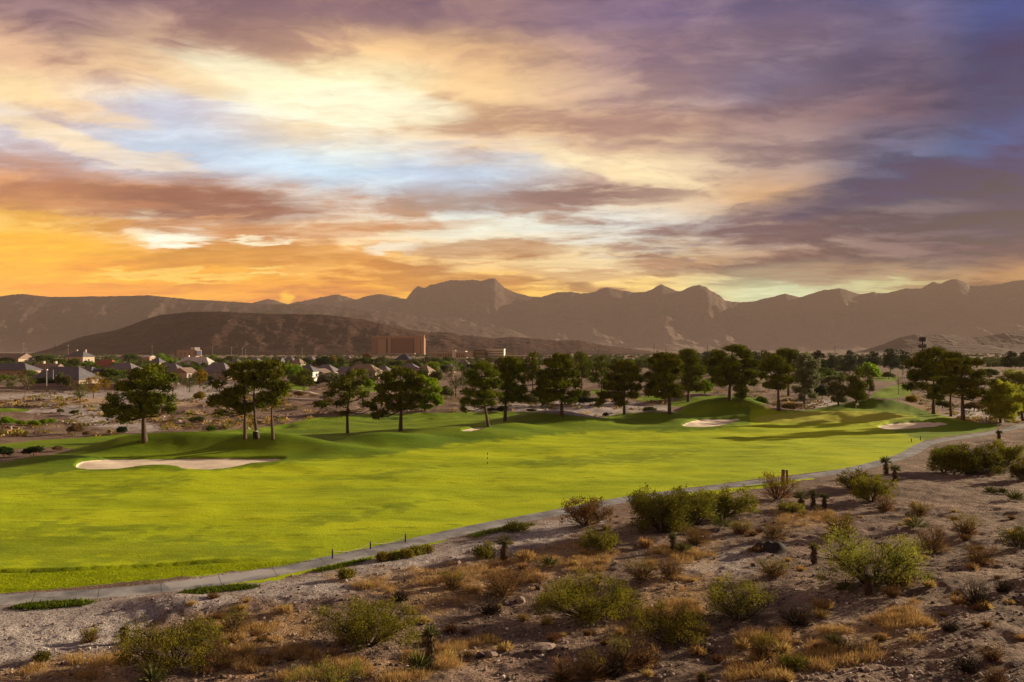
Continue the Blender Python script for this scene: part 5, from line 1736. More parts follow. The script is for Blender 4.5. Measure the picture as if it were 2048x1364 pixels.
block('very low long cream building right of the white office', [('wall', 1009.5, 1060, 711, 717, 0, 14, M_cream), ('roof_slab', 1009, 1060.6, 710.3, 710.95, -.6, 14.5, M_white)]
      + [('window', 1016 + 9 * q, 1020 + 9 * q, 712.5, 715.5, -.4, -.01, M_win) for q in range(5)], 1034, 718, name='commercial_building', cat='shops', rz=-6)
block('small far white building right of the conical full pine', [('wall', 1138.5, 1145, 708, 716, 0, 10, M_white), ('roof_slab', 1138, 1145.6, 707.3, 707.95, -.5, 10.5, M_cream), ('window', 1140, 1143, 710, 713, -.4, -.01, M_win)],
      1142, 716, name='commercial_building', cat='building', rz=-8)
block('grey blue hall with a white lit panel above the white roofed house', [('wall', 352, 392, 700, 716, 0, 20, M_tan), ('upper_wall', 354.5, 390, 694.5, 699.98, 2, 18, T_lilac), ('sign_panel', 381, 390, 694.8, 699, 1.4, 1.98, M_white),
      ('porch', 342, 350, 700.5, 702, -4, 2, T_grey), ('column', 343, 344, 702.1, 716, -3.6, -2.6, M_tan), ('column', 348.4, 349.4, 702.1, 716, -3.6, -2.6, M_tan), ('end_wall', 392.2, 395, 701, 711, -1, 14, T_blue)]
      + [('window', 360 + 9 * q, 362.5 + 9 * q, 705, 711, -.3, -.01, M_win) for q in range(4)], 371, 716, name='hall', cat='public building', rz=-5)


# --- poles and masts
def pole(label, px, base, top, r=0.09, mat=None, name='light_pole', cat='light pole', head=True, group='light poles over the suburb'):
    B = stand(px, base)
    s = B[1] / FPX
    h = (base - top) * s
    o = empty(name, B, label, cat, group)
    MB().tube([(0, 0, -.3), (0, 0, h)], [max(r, .32 * s), max(r * .7, .22 * s)], 8).build('post', mat or M_steel, o)
    if head:
        w = max(.5, 1.6 * s)
        MB().box(-w / 2, w / 2, -.25, .25, h + .004, h + max(.25, .7 * s)).build('lamp_head', M_white, o)
    return o


for lb, px, b_, t_ in [
        ('tall net pole with a lamp head, left one behind the dark evergreen', 93, 786, 741),
        ('tall net pole right of the lamp headed one, slightly shorter', 106, 778, 740),
        ('shortest net pole of the three in front of the grey hipped roof', 112, 777, 750)]:
    pole(lb, px, b_, t_, 0.13, head=(px == 93), name='net_pole', cat='pole', group='net poles on the left')
for lb, px, b_, t_ in [
        ('thin dark mast left of the lamp pole above the pale gabled house', 47, 722, 687),
        ('lamp pole right above the pale gabled house', 51.5, 722, 698),
        ('pale light pole left of the two storey chimneyed house', 136, 726, 691),
        ('pale light pole rising behind the tan two storey house', 304, 724, 692),
        ('pale light pole above the hazy grey green tree', 463, 722, 695),
        ('dull light pole left of the pole pair above the trio', 484.5, 721, 697),
        ('thin light pole above the tops of the trio', 491, 721, 699),
        ('light pole above the vivid green round tree', 604, 722, 697),
        ('light pole above the small lone pine, left of the distant evergreen', 630, 722, 698),
        ('thin lamp pole on the hill foot left of the trio', 425, 718, 694)]:
    pole(lb, px, b_, t_)


def pylon(label, px, base, top, wpx):
    B = stand(px, base)
    s = B[1] / FPX
    h = (base - top) * s
    w = wpx * s
    o = empty('power_pylon', B, label, 'pylon', 'power pylons on the plain')
    tb = MB()
    r = 0.10 * s
    for sx in (-1, 1):
        for sy in (-1, 1):
            tb.tube([(sx * w * .3, sy * w * .3, -.5), (sx * w * .05, sy * w * .05, h)], r, 4)
    for q in range(6):
        z0, z1 = h * q / 6, h * (q + 1) / 6
        a, b2 = w * (.3 - .25 * q / 6), w * (.3 - .25 * (q + 1) / 6)
        for sy in (-1, 1):
            tb.tube([(-a, sy * a, z0), (b2, sy * b2, z1)], r * .7, 3)
            tb.tube([(a, sy * a, z0), (-b2, sy * b2, z1)], r * .7, 3)
    tb.build('lattice_mast', M_black, o)
    for zz in (.78, .9):
        MB().tube([(-w * .5, 0, h * zz), (w * .5, 0, h * zz)], r * .8, 4).build('crossarm', M_black, o)
    return o


for lb, a, b_, t_, w_ in [('power pylon at the right foot of the front hill', 1308, 722, 688, 7), ('power pylon above the hazy blue pine left of the biggest pine', 1415, 720, 691, 6),
                          ('power pylon right of the putting green pines', 1670, 722, 692, 7), ('thin power pylon left of the lattice phone mast', 1823, 722, 690, 6),
                          ('faint power pylon left above the pine tops at centre', 1197, 718, 694, 5), ('dark wide pylon on the left hill foot', 109, 720, 688, 9)]:
    pylon(lb, a, b_, t_, w_)

# phone mast with two drums of antenna panels
B = stand(1846, 742)
s = B[1] / FPX
mo = empty('phone_mast', B, 'dark lattice phone mast crowded with antenna panels above the right pines', 'phone mast')
H = lambda y: (742 - y) * s
tb = MB()
tb.tube([(0, 0, -.5), (0, 0, H(673))], [.35, .2], 8)
for sx, sy in ((-1, -1), (1, -1), (0, 1)):
    tb.tube([(sx * 1.2, sy * 1.0, -.5), (sx * .7, sy * .6, H(676))], [.13, .1], 5)
for q in range(9):
    z0, z1 = H(742) + q * H(690) / 9, H(742) + (q + 1) * H(690) / 9
    tb.tube([(-1.1, -.9, z0), (1.0, -.85, z1)], .07, 4)
    tb.tube([(1.1, -.9, z0), (-1.0, -.85, z1)], .07, 4)
tb.build('lattice_mast', M_black, mo)
for (yt, yb, wp) in ((673.5, 683, 13.5), (688, 695.5, 16), (698.5, 706, 15)):
    rr = wp * s / 2
    plat = MB()
    for zz in (H(yt) - .5, H(yb) + .5):
        pts = [(rr * .8 * math.cos(a), rr * .8 * math.sin(a), zz) for a in np.linspace(0, 6.283, 13)]
        plat.tube(pts, .08, 4, False)
    for a in np.linspace(0, 6.283, 7)[:-1]:
        plat.tube([(0, 0, H(yb) + .5), (rr * .8 * math.cos(a), rr * .8 * math.sin(a), H(yb) + .5)], .06, 4)
    plat.build('platform', M_black, mo)
    for a in np.linspace(0, 6.283, 13)[:-1]:
        if yt > 697 and int(a * 10) % 2:
            continue
        p = MB()
        p.box(-.42, .42, -.12, .12, H(yb), H(yt) - random.uniform(0, .4))
        p.build('antenna_panel', M_black, mo, loc=(rr * .95 * math.cos(a), rr * .95 * math.sin(a), 0), rot=(0, 0, a + R(90)))

# --- walls and fences of the suburb
def wall_run(label, pts_px, h, mat, name='garden_wall', cat='wall', thick=.25, cap=None):
    P_ = [stand(a, b2) for a, b2 in pts_px]
    o = empty(name, P_[0], label, cat)
    wb, cb = MB(), MB()
    for a, b2 in zip(P_[:-1], P_[1:]):
        n = max(2, int(np.linalg.norm(b2 - a) / 6))
        q = [a + (b2 - a) * i / n for i in range(n + 1)]
        q = [np.array([v[0], v[1], ground_z(v[0], v[1])]) - P_[0] for v in q]
        for u, v in zip(q[:-1], q[1:]):
            d_ = unit(np.array([-(v - u)[1], (v - u)[0], 0])) * thick / 2
            V = [u - d_, v - d_, v + d_, u + d_]
            zz = lambda z: np.array([0, 0, z])
            wb.add([p - zz(.4) for p in V] + [p + zz(h) for p in V], f4=[(0, 3, 2, 1), (4, 5, 6, 7), (0, 1, 5, 4), (1, 2, 6, 5), (2, 3, 7, 6), (3, 0, 4, 7)])
            V2 = [u - d_ * 1.5, v - d_ * 1.5, v + d_ * 1.5, u + d_ * 1.5]
            cb.add([p + zz(h + .002) for p in V2] + [p + zz(h + .1) for p in V2], f4=[(0, 3, 2, 1), (4, 5, 6, 7), (0, 1, 5, 4), (1, 2, 6, 5), (2, 3, 7, 6), (3, 0, 4, 7)])
    wb.build('masonry', mat, o)
    cb.build('coping', cap or mat, o)
    return o


wall_run('low pale wall crossing in front of the golden orange tree', [(340, 771), (392, 769), (420, 768), (446, 767)], 1.1, M_cream)
wall_run('pale block wall below the grey hipped roof house', [(66, 779), (100, 778), (140, 778), (172, 779), (232, 778)], 1.6, M_stucco)
wall_run('thin concrete channel wall running down past the small lone pine', [(584, 780), (610, 786), (640, 793), (668, 798)], .35, M_white, 'channel_wall', 'wall', .4)
wall_run('straight low concrete kerb on the desert bank left of the airy pine', [(560, 800), (600, 799), (645, 798)], .3, M_white, 'channel_wall', 'wall', .4)
# iron fence with its uprights
P0, P1 = stand(66, 786), stand(128, 786)
fo = empty('iron_fence', P0, 'dark iron fence below the net poles', 'fence')
n_ = 22
rails = MB()
for zz in (.35, 1.7):
    rails.tube([(0, 0, zz), tuple((P1 - P0) * np.array([1, 1, 0]) + np.array([0, 0, zz + P1[2] - P0[2]]))], .05, 4)
rails.build('rail', M_black, fo)
for q in range(n_ + 1):
    p = (P1 - P0) * q / n_
    MB().tube([(p[0], p[1], ground_z(P0[0] + p[0], P0[1] + p[1]) - P0[2] - .2), (p[0], p[1], p[2] + 1.9)], .06, 4).build('post', M_black, fo)

# --- golf furniture
def tubeobj(name, label, cat, px, base, top, r, mat, lean=0.0, group=None):
    B = on_ground(px, base)
    s = B[1] / FPX
    h = (base - top) * s
    return B, s, h


B, s, h = tubeobj('', '', '', 975, 928, 905, .05, None)
yo = empty('yardage_pole', B, 'black and white striped yardage pole standing on the fairway', 'marker pole')
for q in range(5):
    MB().tube([(0, 0, h * q / 5 + .002 - (.2 if q == 0 else 0)), (0, 0, h * (q + 1) / 5)], .04, 8).build('band', M_black if q % 2 == 0 else M_white, yo)
B, s, h = tubeobj('', '', '', 1712, 823, 806, .03, None)
fo = empty('flagstick', B, 'pale flagstick on the putting green', 'flagstick')
MB().tube([(0, 0, -.1), (0, 0, h)], .035, 6).build('pole', M_white, fo)
fl_ = MB()
fv = [(x, .03 * math.sin(x * 9), z) for x in np.linspace(.04, .55, 6) for z in (h - .42, h - .02)]
fl_.add(fv, f4=[(2 * i, 2 * i + 2, 2 * i + 3, 2 * i + 1) for i in range(5)])
fl_.build('flag', M_white, fo)
# rope line by the path
rp = []
for lb, px, b_, t_ in [('dark rope post by the path, leftmost and nearest', 665, 1117, 1099), ('dark rope post by the path, middle one of three', 741, 1098, 1083), ('dark rope post by the path, farthest right of the three', 811, 1084, 1068)]:
    B, s, h = tubeobj('', '', '', px, b_, t_, .05, None)
    o = empty('rope_post', B, lb, 'post', 'rope posts beside the cart path')
    MB().tube([(0, 0, -.2), (0, 0, h)], .05, 8).build('stake', M_black, o)
    MB().tube([(0, 0, h - .1), (0, 0, h - .05)], .056, 8).build('ring', M_steel, o)
    rp.append(B + np.array([0, 0, h - .08]))
rb = MB()
for a, b2 in zip(rp[:-1], rp[1:]):
    rb.tube([a + (b2 - a) * t - np.array([0, 0, 1.0 * t * (1 - t)]) for t in np.linspace(0, 1, 15)], .014, 5, False)
M_rope = simple('pale rope', (0.42, 0.36, 0.24))
tag(rb.build('rope', M_rope), 'thin pale rope sagging between the three dark posts', 'rope')
for lb, px, b_, t_, mt in [('short dark stake left of the path bend', 1823, 884, 877, M_black), ('short stake with a dark cap above the path bend', 1841, 881, 872, M_black),
                           ('red stake beside the dark tussock at left', 74, 909, 897, simple('red paint', (0.5, 0.05, 0.03)))]:
    B, s, h = tubeobj('', '', '', px, b_, t_, .05, None)
    tag(MB().tube([(0, 0, -.15), (0, 0, h * .9)], .06, 7).tube([(0, 0, h * .9), (0, 0, h)], [.08, .05], 7).build('marker_stake', mt, loc=B), lb, 'stake')
# litter bin beside the leaning trunk
B = on_ground(511, 877)
bo = empty('litter_bin', B, 'small dark litter bin at the foot of the leaning middle pine', 'bin')
MB().lathe([(0.0, 0), (.30, 0), (.34, .8), (.36, .82), (.36, .88), (.0, .88)], 14).build('bin_body', M_black, bo, True)
MB().lathe([(.33, .882), (.30, .98), (.12, 1.05), (0, 1.06)], 14).build('lid', M_steel, bo, True)
# two thick rusty posts on the desert edge
M_rust = simple('rust brown post', (0.20, 0.095, 0.055), scale=5)
for lb, px, b_, t_, r_, ln in [('rust brown round post behind the dry bush, left and thicker of two', 1565, 966, 940, .17, .04), ('rust brown round post, right and slimmer of two', 1575, 966, 941, .13, -.03)]:
    B = on_ground(px, b_)
    s = B[1] / FPX
    h = (b_ - t_) * s
    o = empty('round_post', B, lb, 'post', 'pair of rusty posts')
    MB().tube([(0, 0, -.3), (ln, 0, h * .5), (ln * 2, 0, h - .06)], [r_, r_, r_ * .97], 12).build('shaft', M_rust, o, True)
    MB().lathe([(r_ * 1.05, 0), (r_ * 1.05, .05), (r_ * .6, .1), (0, .11)], 12, (ln * 2, 0, h - .055)).build('cap', M_wood, o, True)

# ------------------------------------------------------------------ desert plants, stones, grass
M_creo = leaf_mat('creosote leaves', (0.055, 0.063, 0.010), (0.32, 0.285, 0.035), 0.30, 1.2)
M_creo2 = leaf_mat('mesquite leaves', (0.09, 0.10, 0.014), (0.36, 0.335, 0.06), 0.36, 1.2)
M_darkb = leaf_mat('dark bush leaves', (0.040, 0.048, 0.009), (0.21, 0.19, 0.028), 0.28, 1.2)
M_dryb = leaf_mat('dry bush twigs', (0.10, 0.058, 0.026), (0.29, 0.165, 0.065), 0.2, 1.5)
M_straw = leaf_mat('straw grass', (0.27, 0.17, 0.06), (0.60, 0.42, 0.17), 0.30, 2.0)
M_goldb = leaf_mat('golden rabbitbrush', (0.13, 0.105, 0.015), (0.30, 0.24, 0.035), 0.3, 1.5)
M_blackb = leaf_mat('burnt dark bush', (0.020, 0.015, 0.011), (0.06, 0.045, 0.028), 0.15, 1.5)
M_yucca = leaf_mat('yucca blades', (0.05, 0.062, 0.018), (0.17, 0.165, 0.055), 0.2, 3.0)
M_skirt = leaf_mat('dead yucca skirt', (0.06, 0.038, 0.022), (0.16, 0.105, 0.06), 0.15, 3.0)


def bush(label, px, base, wpx, top, mat, style='full', seed=0, group=None, name=None, cat='bush', dens=1.0, lop=0.0):
    g = np.random.default_rng(9000 + seed + int(px))
    B = on_ground(px, base)
    s = B[1] / FPX
    w = wpx * s
    h = (base - top) * s * 1.0
    o = empty(name or {'full': 'desert_bush', 'dry': 'dry_bush', 'bare': 'bare_bush', 'tuft': 'grass_tussock'}[style], B, label, cat, group)
    tb = MB()
    if style == 'tuft':
        n = int(260 * dens * max(.6, min(w, 1.6)))
        a = g.uniform(0, 6.283, n)
        r = np.sqrt(g.random(n)) * w * .28
        C = np.stack([r * np.cos(a), r * np.sin(a), np.full(n, -.02)], -1)
        d = unit(np.stack([np.cos(a) * g.random(n) * 1.1, np.sin(a) * g.random(n) * 1.1, np.full(n, .8)], -1) + g.normal(size=(n, 3)) * .18)
        V, F = blades(C, d, h * (.55 + .55 * g.random(n)), .012 + .0011 * B[1], g)
        link('blades', mesh_np('blades', V, [F], mat), o)
        return o
    ells = []
    nst = {'full': 16, 'dry': 18, 'bare': 20}[style]
    for q in range(nst):
        a = q / nst * 6.283 + g.uniform(-.3, .3)
        rr = (.12 + .36 * g.random() ** .7) * w
        zz = h * (.42 + .42 * g.random() * (1 - (rr / (w * .55)) ** 2 * .6))
        tip = np.array([rr * math.cos(a) + lop * zz, rr * math.sin(a) * .9, zz])
        kn = tip * np.array([.45, .45, .38]) + g.normal(size=3) * .06 * w * np.array([1, 1, .4])
        r0 = max(.012 * w, .02)
        tb.tube([(0.04 * w * math.cos(a), .04 * w * math.sin(a), -.1), kn, tip], [r0, r0 * .65, r0 * .25], 5, False)
        for t in range(4):
            e2 = tip + g.normal(size=3) * np.array([.12 * w, .12 * w, .10 * h])
            e2[2] = max(e2[2], .12 * h)
            p0 = kn + (tip - kn) * g.uniform(.2, .9)
            tb.tube([p0, e2], [r0 * .35, r0 * .12], 3, False)
        er = w * g.uniform(.09, .15)
        ells.append((tip[0], tip[1], tip[2], er, er, min(er * .8, h * .24)))
        if style == 'full':
            ells.append((kn[0] * 1.3, kn[1] * 1.3, kn[2] * 1.4 + .1 * h, er * .9, er * .9, min(er * .7, h * .2)))
            if g.random() < .7:
                ells.append((tip[0] * 1.05, tip[1] * 1.05, h * g.uniform(.16, .34), er, er, h * .13))
    pxm = B[1] / (FPX * .5)       # metres per rendered pixel
    ls = max(.05, pxm * 1.9)
    if style == 'full':
        lw = ls * .45
        V, F = leaf_cloud(ells, g, 46 * dens / max(1, (pxm / .03)), 12, .07 + pxm, ls * 1.1, lw, up=.5, shell=.15, face=.5)
    elif style == 'dry':
        V, F = leaf_cloud(ells, g, 42 * dens / max(1, (pxm / .03)), 9, .06 + pxm, ls * 1.6, ls * .22, up=.7, shell=.1, face=.3)
    else:
        V, F = leaf_cloud(ells, g, 16 * dens / max(1, (pxm / .03)), 6, .06 + pxm, ls * 1.5, ls * .2, up=.5, shell=.1, face=.3)
    # twig brush filling from the root
    n = int(260 if style != 'full' else 140)
    a = g.uniform(0, 6.283, n)
    el_ = np.arccos(g.uniform(.1, .98, n))
    d = np.stack([np.cos(a) * np.sin(el_), np.sin(a) * np.sin(el_), np.cos(el_)], -1)
    st = d * np.stack([g.random(n) * w * .22] * 2 + [g.random(n) * h * .3], -1)
    V2, F2 = blades(st, unit(d + g.normal(size=(n, 3)) * .2), h * (.25 + .45 * g.random(n)), .35 * pxm + .012, g)
    link('foliage', mesh_np('foliage', V, [F], mat), o)
    tw = mesh_np('twigs', V2, [F2], M_twig if style == 'full' else (M_dryb if style == 'dry' else M_blackb))
    link('twigs', tw, o)
    tb.build('stems', M_twig, o, False)
    return o


def yucca(label, px, base, top, wpx, trunk=True, seed=0, group='yuccas on the desert slope', mat=None, heads=1):
    g = np.random.default_rng(7000 + seed + int(px))
    B = on_ground(px, base)
    s = B[1] / FPX
    h = (base - top) * s
    w = wpx * s
    o = empty('yucca', B, label, 'yucca', group)
    L = w * .55
    zc = max(h - L * .75, .12) if trunk else .08
    pxm = B[1] / (FPX * .5)
    n = 110
    el_ = np.arccos(g.uniform(-.25 if trunk else .05, 1, n))
    a = g.uniform(0, 6.283, n)
    d = np.stack([np.cos(a) * np.sin(el_), np.sin(a) * np.sin(el_), np.cos(el_)], -1)
    C = np.array([0, 0, zc]) + d * .06
    if not trunk:
        L = max(L, h * .75)
    V, F = blades(C, unit(d + g.normal(size=(n, 3)) * .06), L * (.75 + .4 * g.random(n)), max(.05, .75 * pxm), g)
    link('rosette', mesh_np('rosette', V, [F], mat or M_yucca), o)
    if trunk:
        tb = MB().tube([(0, 0, -.2), (.02, 0, zc * .5), (0, 0, zc + .05)], [.13, .11, .12], 8)
        tb.build('trunk', M_bark, o, True)
        n = 160
        a = g.uniform(0, 6.283, n)
        z = zc * (.15 + .85 * g.random(n))
        C = np.stack([.1 * np.cos(a), .1 * np.sin(a), z], -1)
        d = unit(np.stack([np.cos(a) * .55, np.sin(a) * .55, np.full(n, -1.0)], -1) + g.normal(size=(n, 3)) * .15)
        V, F = blades(C, d, np.minimum(L * .6, z + .05), max(.045, .6 * pxm), g)
        link('dead_skirt', mesh_np('dead_skirt', V, [F], M_skirt), o)
    return o


GB = 'large bushes on the desert slope'
BUSHES = [
    ('big olive bush at lower left, brownish on its right side', 350, 1328, 215, 1226, M_creo, 'full', 1.0),
    ('big dark green spreading bush, lower centre left', 735, 1287, 215, 1198, M_creo, 'full', 1.1),
    ('wide low green bush left of the three bushes at lower centre', 1178, 1233, 220, 1146, M_creo, 'full', 1.1),
    ('green bush with a leaning forked stem, nearest of the centre bushes', 1342, 1284, 155, 1208, M_creo, 'full', 1.0),
    ('brightest yellow green bush, right of the wide low green one', 1480, 1238, 150, 1133, M_creo2, 'full', .75),
    ('large light green tree like bush at right', 1742, 1168, 230, 1046, M_creo2, 'full', .6),
    ('largest dark olive thicket beside the path, left part', 1325, 1062, 175, 972, M_darkb, 'full', 1.1),
    ('tall feathery right end of the dark olive thicket by the path', 1388, 1048, 110, 968, M_creo, 'full', .9),
    ('rounded olive bush standing right behind the thicket', 1450, 1032, 120, 972, M_creo, 'full', .8),
    ('brown olive bush with a pale dead stem, left of the thicket', 1172, 1050, 98, 988, M_dryb, 'full', .9),
    ('small umbrella shaped green bush below the brown olive bush', 1202, 1102, 84, 1053, M_creo, 'full', .9),
    ('compact bright olive bush below the trunked yuccas at right', 1742, 1003, 88, 944, M_creo, 'full', 1.0),
    ('dull olive bush behind the compact bright olive one', 1712, 978, 72, 938, M_darkb, 'full', .8),
    ('dark green bush clump under the path bend, biggest of the right edge group', 1938, 948, 120, 884, M_darkb, 'full', 1.1),
    ('dark bush joined to the left of the right edge clump', 1888, 944, 64, 886, M_darkb, 'full', 1.0),
    ('olive bush joined to the right of the right edge clump', 2010, 932, 72, 876, M_creo, 'full', 1.0),
    ('bush cut by the right edge below the dark clump', 2044, 958, 52, 914, M_darkb, 'full', 1.0),
    ('sparse olive bush in front of the two rusty posts', 1555, 998, 78, 936, M_goldb, 'dry', .9),
    ('brown twiggy bush above a bare one at centre', 1005, 1192, 98, 1130, M_dryb, 'dry', 1.2),
    ('small bare dark bush below the brown twiggy bush', 982, 1228, 60, 1192, M_blackb, 'bare', 1.0),
    ('faint olive brown bush left of the brown twiggy bush', 905, 1174, 62, 1134, M_goldb, 'dry', .6),
    ('small olive bush between the centre bushes and the thicket', 1283, 1158, 68, 1113, M_goldb, 'dry', 1.0),
    ('brown bush just right of the small olive one', 1340, 1154, 56, 1110, M_dryb, 'dry', .8),
    ('small round olive bush beside the tall trunked yucca', 970, 1117, 42, 1084, M_creo, 'full', .9),
    ('orange brown fan shaped bush right of the large light green bush', 1866, 1104, 60, 1041, M_dryb, 'dry', 1.2),
    ('golden bush behind the large light green bush', 1682, 1068, 70, 1020, M_goldb, 'dry', 1.1),
    ('brown fan shaped bush near the right edge', 1962, 1128, 70, 1082, M_dryb, 'dry', 1.0),
    ('gold topped bush with a dark base near the right edge', 1932, 1068, 64, 1026, M_goldb, 'dry', 1.0),
    ('dark olive bush cut by the right edge halfway down the slope', 2040, 1098, 64, 1042, M_darkb, 'full', .8),
    ('dark leafless bush on the shaded slope at right', 1952, 1212, 66, 1153, M_blackb, 'bare', 1.3),
    ('flat dark bush right of the leafless one', 2008, 1184, 48, 1158, M_blackb, 'bare', 1.1),
    ('upright olive gold bush right of the big olive bush', 470, 1263, 66, 1208, M_goldb, 'dry', 1.0),
    ('straw coloured bush at the bottom edge, left of the yellow topped ones', 1127, 1362, 50, 1308, M_straw, 'dry', 1.0),
    ('yellow topped spindly bush at the bottom edge', 1180, 1360, 58, 1282, M_goldb, 'dry', 1.0),
    ('taller yellow green topped bush at the bottom edge', 1238, 1340, 50, 1258, M_creo2, 'dry', 1.0),
    ('dark twiggy bush under the yellow topped pair', 1222, 1352, 70, 1305, M_blackb, 'bare', 1.3),
    ('rounded pale straw bush right of the yellow topped pair', 1292, 1330, 60, 1282, M_straw, 'dry', 1.0),
    ('thin olive bush on its own at lower right centre', 1527, 1313, 50, 1262, M_goldb, 'dry', .8),
    ('squat dark green bush low at right centre', 1584, 1338, 62, 1308, M_darkb, 'full', .9),
    ('yellow green bush cut by the bottom edge, left of the two yuccas', 655, 1392, 150, 1322, M_creo2, 'dry', 1.3),
    ('dull brown olive bush tucked behind the brightest one', 1548, 1152, 70, 1112, M_goldb, 'dry', 1.0),
    ('brown bush behind the black soil heap', 1548, 1078, 66, 1040, M_dryb, 'dry', 1.0),
    ('small brown gold bush right of the thicket', 1482, 1067, 42, 1038, M_goldb, 'dry', 1.1),
    ('rusty brown bush in front of the thicket', 1392, 1088, 62, 1048, M_dryb, 'dry', 1.1),
    ('low pale green bush below the stub yuccas', 1582, 1023, 54, 1005, M_creo2, 'full', .8),
    ('dark tangle of fallen sticks at lower right centre', 1592, 1248, 80, 1205, M_blackb, 'bare', 1.0),
    ('small yellow green bush on the pale gravel at lower left', 180, 1283, 34, 1253, M_goldb, 'dry', .9),
    ('tiny dark green bush near the lower left corner', 83, 1322, 22, 1305, M_darkb, 'full', .8),
    ('low green tuft on the pale gravel below the path', 692, 1156, 34, 1140, M_creo, 'full', .9),
    ('yellow green cushion shrub beside the path, first from left', 767, 1121, 26, 1106, M_goldb, 'full', .9),
    ('cushion shrub beside the path, second from left, greener', 790, 1118, 24, 1104, M_creo2, 'full', .9),
    ('cushion shrub beside the path, third from left', 812, 1115, 28, 1098, M_goldb, 'full', .9),
    ('cushion shrub beside the path, fourth from left, largest', 834, 1109, 30, 1093, M_creo2, 'full', .9),
    ('cushion shrub beside the path, last on the right', 853, 1105, 20, 1093, M_goldb, 'full', .9),
    ('dark low shrub at the path edge left of the brown olive bush', 1030, 1062, 56, 1046, M_darkb, 'full', .8),
    ('small olive bush between compact olive bush and fan shaped bush', 1838, 1030, 44, 1003, M_goldb, 'dry', .9),
    ('bare brown shrub behind the tall trunked yucca pair near the right edge', 1770, 1022, 40, 990, M_dryb, 'dry', .7),
    ('dark low bush in the straw patch at lower right', 1690, 1300, 50, 1280, M_blackb, 'bare', 1.0),
    ('rounded brown tussock bush above the straw patch', 1785, 1195, 34, 1175, M_dryb, 'dry', .9),
    ('brown bush at the foot of the large light green bush', 1800, 1172, 72, 1128, M_dryb, 'dry', .9),
    ('dark bush near the bottom right corner', 1935, 1340, 76, 1308, M_blackb, 'bare', 1.2),
    ('rusty tussock bush left of the bottom right corner', 1985, 1318, 60, 1292, M_dryb, 'dry', .9),
    ('dark mossy bush on the lower right slope', 1900, 1262, 44, 1240, M_blackb, 'bare', 1.1),
    ('bush cut by the bottom edge near the right corner', 1992, 1372, 50, 1332, M_dryb, 'dry', .9),
    ('dark wispy bush left of the two bottom yuccas', 1130 - 330, 1200, 40, 1180, M_blackb, 'bare', .8),
]
for i, (lb, a, b_, w_, t_, mt, st, dn) in enumerate(BUSHES):
    bush(lb, a, b_, w_, t_, mt, st, i, GB, dens=dn)
# the brown skirt of the big olive bush is a dead bush beside it
bush('dead brown bush leaning on the right of the big olive bush', 425, 1338, 90, 1282, M_dryb, 'dry', 77, GB)

for lb, a, b_, t_, w_, tr in [
        ('tall yucca with a dark trunk standing alone at centre', 1008, 1122, 1071, 34, True),
        ('stemless yucca right of the lone trunked one', 1099, 1133, 1106, 24, False),
        ('tall trunked yucca with a shaggy skirt near the bottom edge', 860, 1338, 1256, 36, True),
        ('broad stemless yucca leaning on the shaggy skirted one', 838, 1342, 1283, 58, False),
        ('trunked yucca against the path, left of a pair', 1772, 949, 914, 24, True),
        ('shorter trunked yucca of the pair by the path', 1790, 962, 930, 22, True),
        ('stub yucca with dark rosette, leftmost of three right of the posts', 1602, 1013, 982, 32, True),
        ('slim trunked yucca, middle of three right of the posts', 1626, 1014, 981, 18, True),
        ('short yucca, rightmost of three right of the posts', 1649, 1016, 988, 18, True),
        ('leaning dark yucca stem in front of the thicket', 1346, 1103, 1069, 16, True),
        ('low yucca right of the leaning dark stem', 1366, 1106, 1076, 28, False),
        ('yucca above the fan shaped orange bush', 1832, 1057, 1014, 32, False),
        ('dark dead yucca stump left of the large light green bush', 1628, 1128, 1088, 20, True),
        ('small bright yucca below the large light green bush', 1691, 1184, 1156, 22, False),
        ('dark trunked yucca below the large light green bush', 1736, 1190, 1150, 20, True),
        ('tiny yucca by the path at the far right', 1998, 880, 861, 12, True),
        ('pale yucca inside the right end of the thicket', 1446, 1056, 1018, 30, False),
        ('low yucca at the bottom edge below the big olive bush', 305, 1366, 1322, 46, False),
        ('dark yucca tuft near the right edge, leftmost of three', 1981, 988, 964, 26, False),
        ('small dark yucca tuft near the right edge, middle of three', 2004, 988, 970, 22, False),
        ('larger yucca tuft near the right edge, rightmost of three', 2030, 1002, 972, 40, False),
        ('dark stem yucca left of the big olive bush top', 248, 1285, 1255, 16, True),
        ('dark stub yucca at the bottom edge right of centre', 1405, 1366, 1350, 12, True),
        ('yucca tuft in the straw patch by the dark rock', 1668, 1292, 1266, 34, False)]:
    yucca(lb, a, b_, t_, w_, tr)

# black soil heap
B = on_ground(1540, 1100)
s = B[1] / FPX
g = np.random.default_rng(5)
M_soilheap = simple('black soil', (0.022, 0.016, 0.014), scale=6, var=.5)
rr, aa = np.meshgrid(np.linspace(0, 1, 14), np.linspace(0, 6.283, 33)[:-1], indexing='ij')
hx = rr * np.cos(aa) * 46 * s
hy = rr * np.sin(aa) * 30 * s
hzz = 24 * s * (np.cos(rr * 3.1416) * .5 + .5) * (1 + .8 * fbm(hx * 1.1, hy * 1.1, 4, 4)) - .03
ii = np.arange(14 * 32).reshape(14, 32)
jq = np.roll(ii, -1, 1)
q = np.stack([ii[:-1], ii[1:], jq[1:], jq[:-1]], -1).reshape(-1, 4)
V = np.stack([hx, hy, hzz], -1).reshape(-1, 3)
tag(link('soil_heap', mesh_np('soil_heap', V, [q], M_soilheap, True), loc=B), 'low heap of black soil behind the large light green bush', 'soil heap')


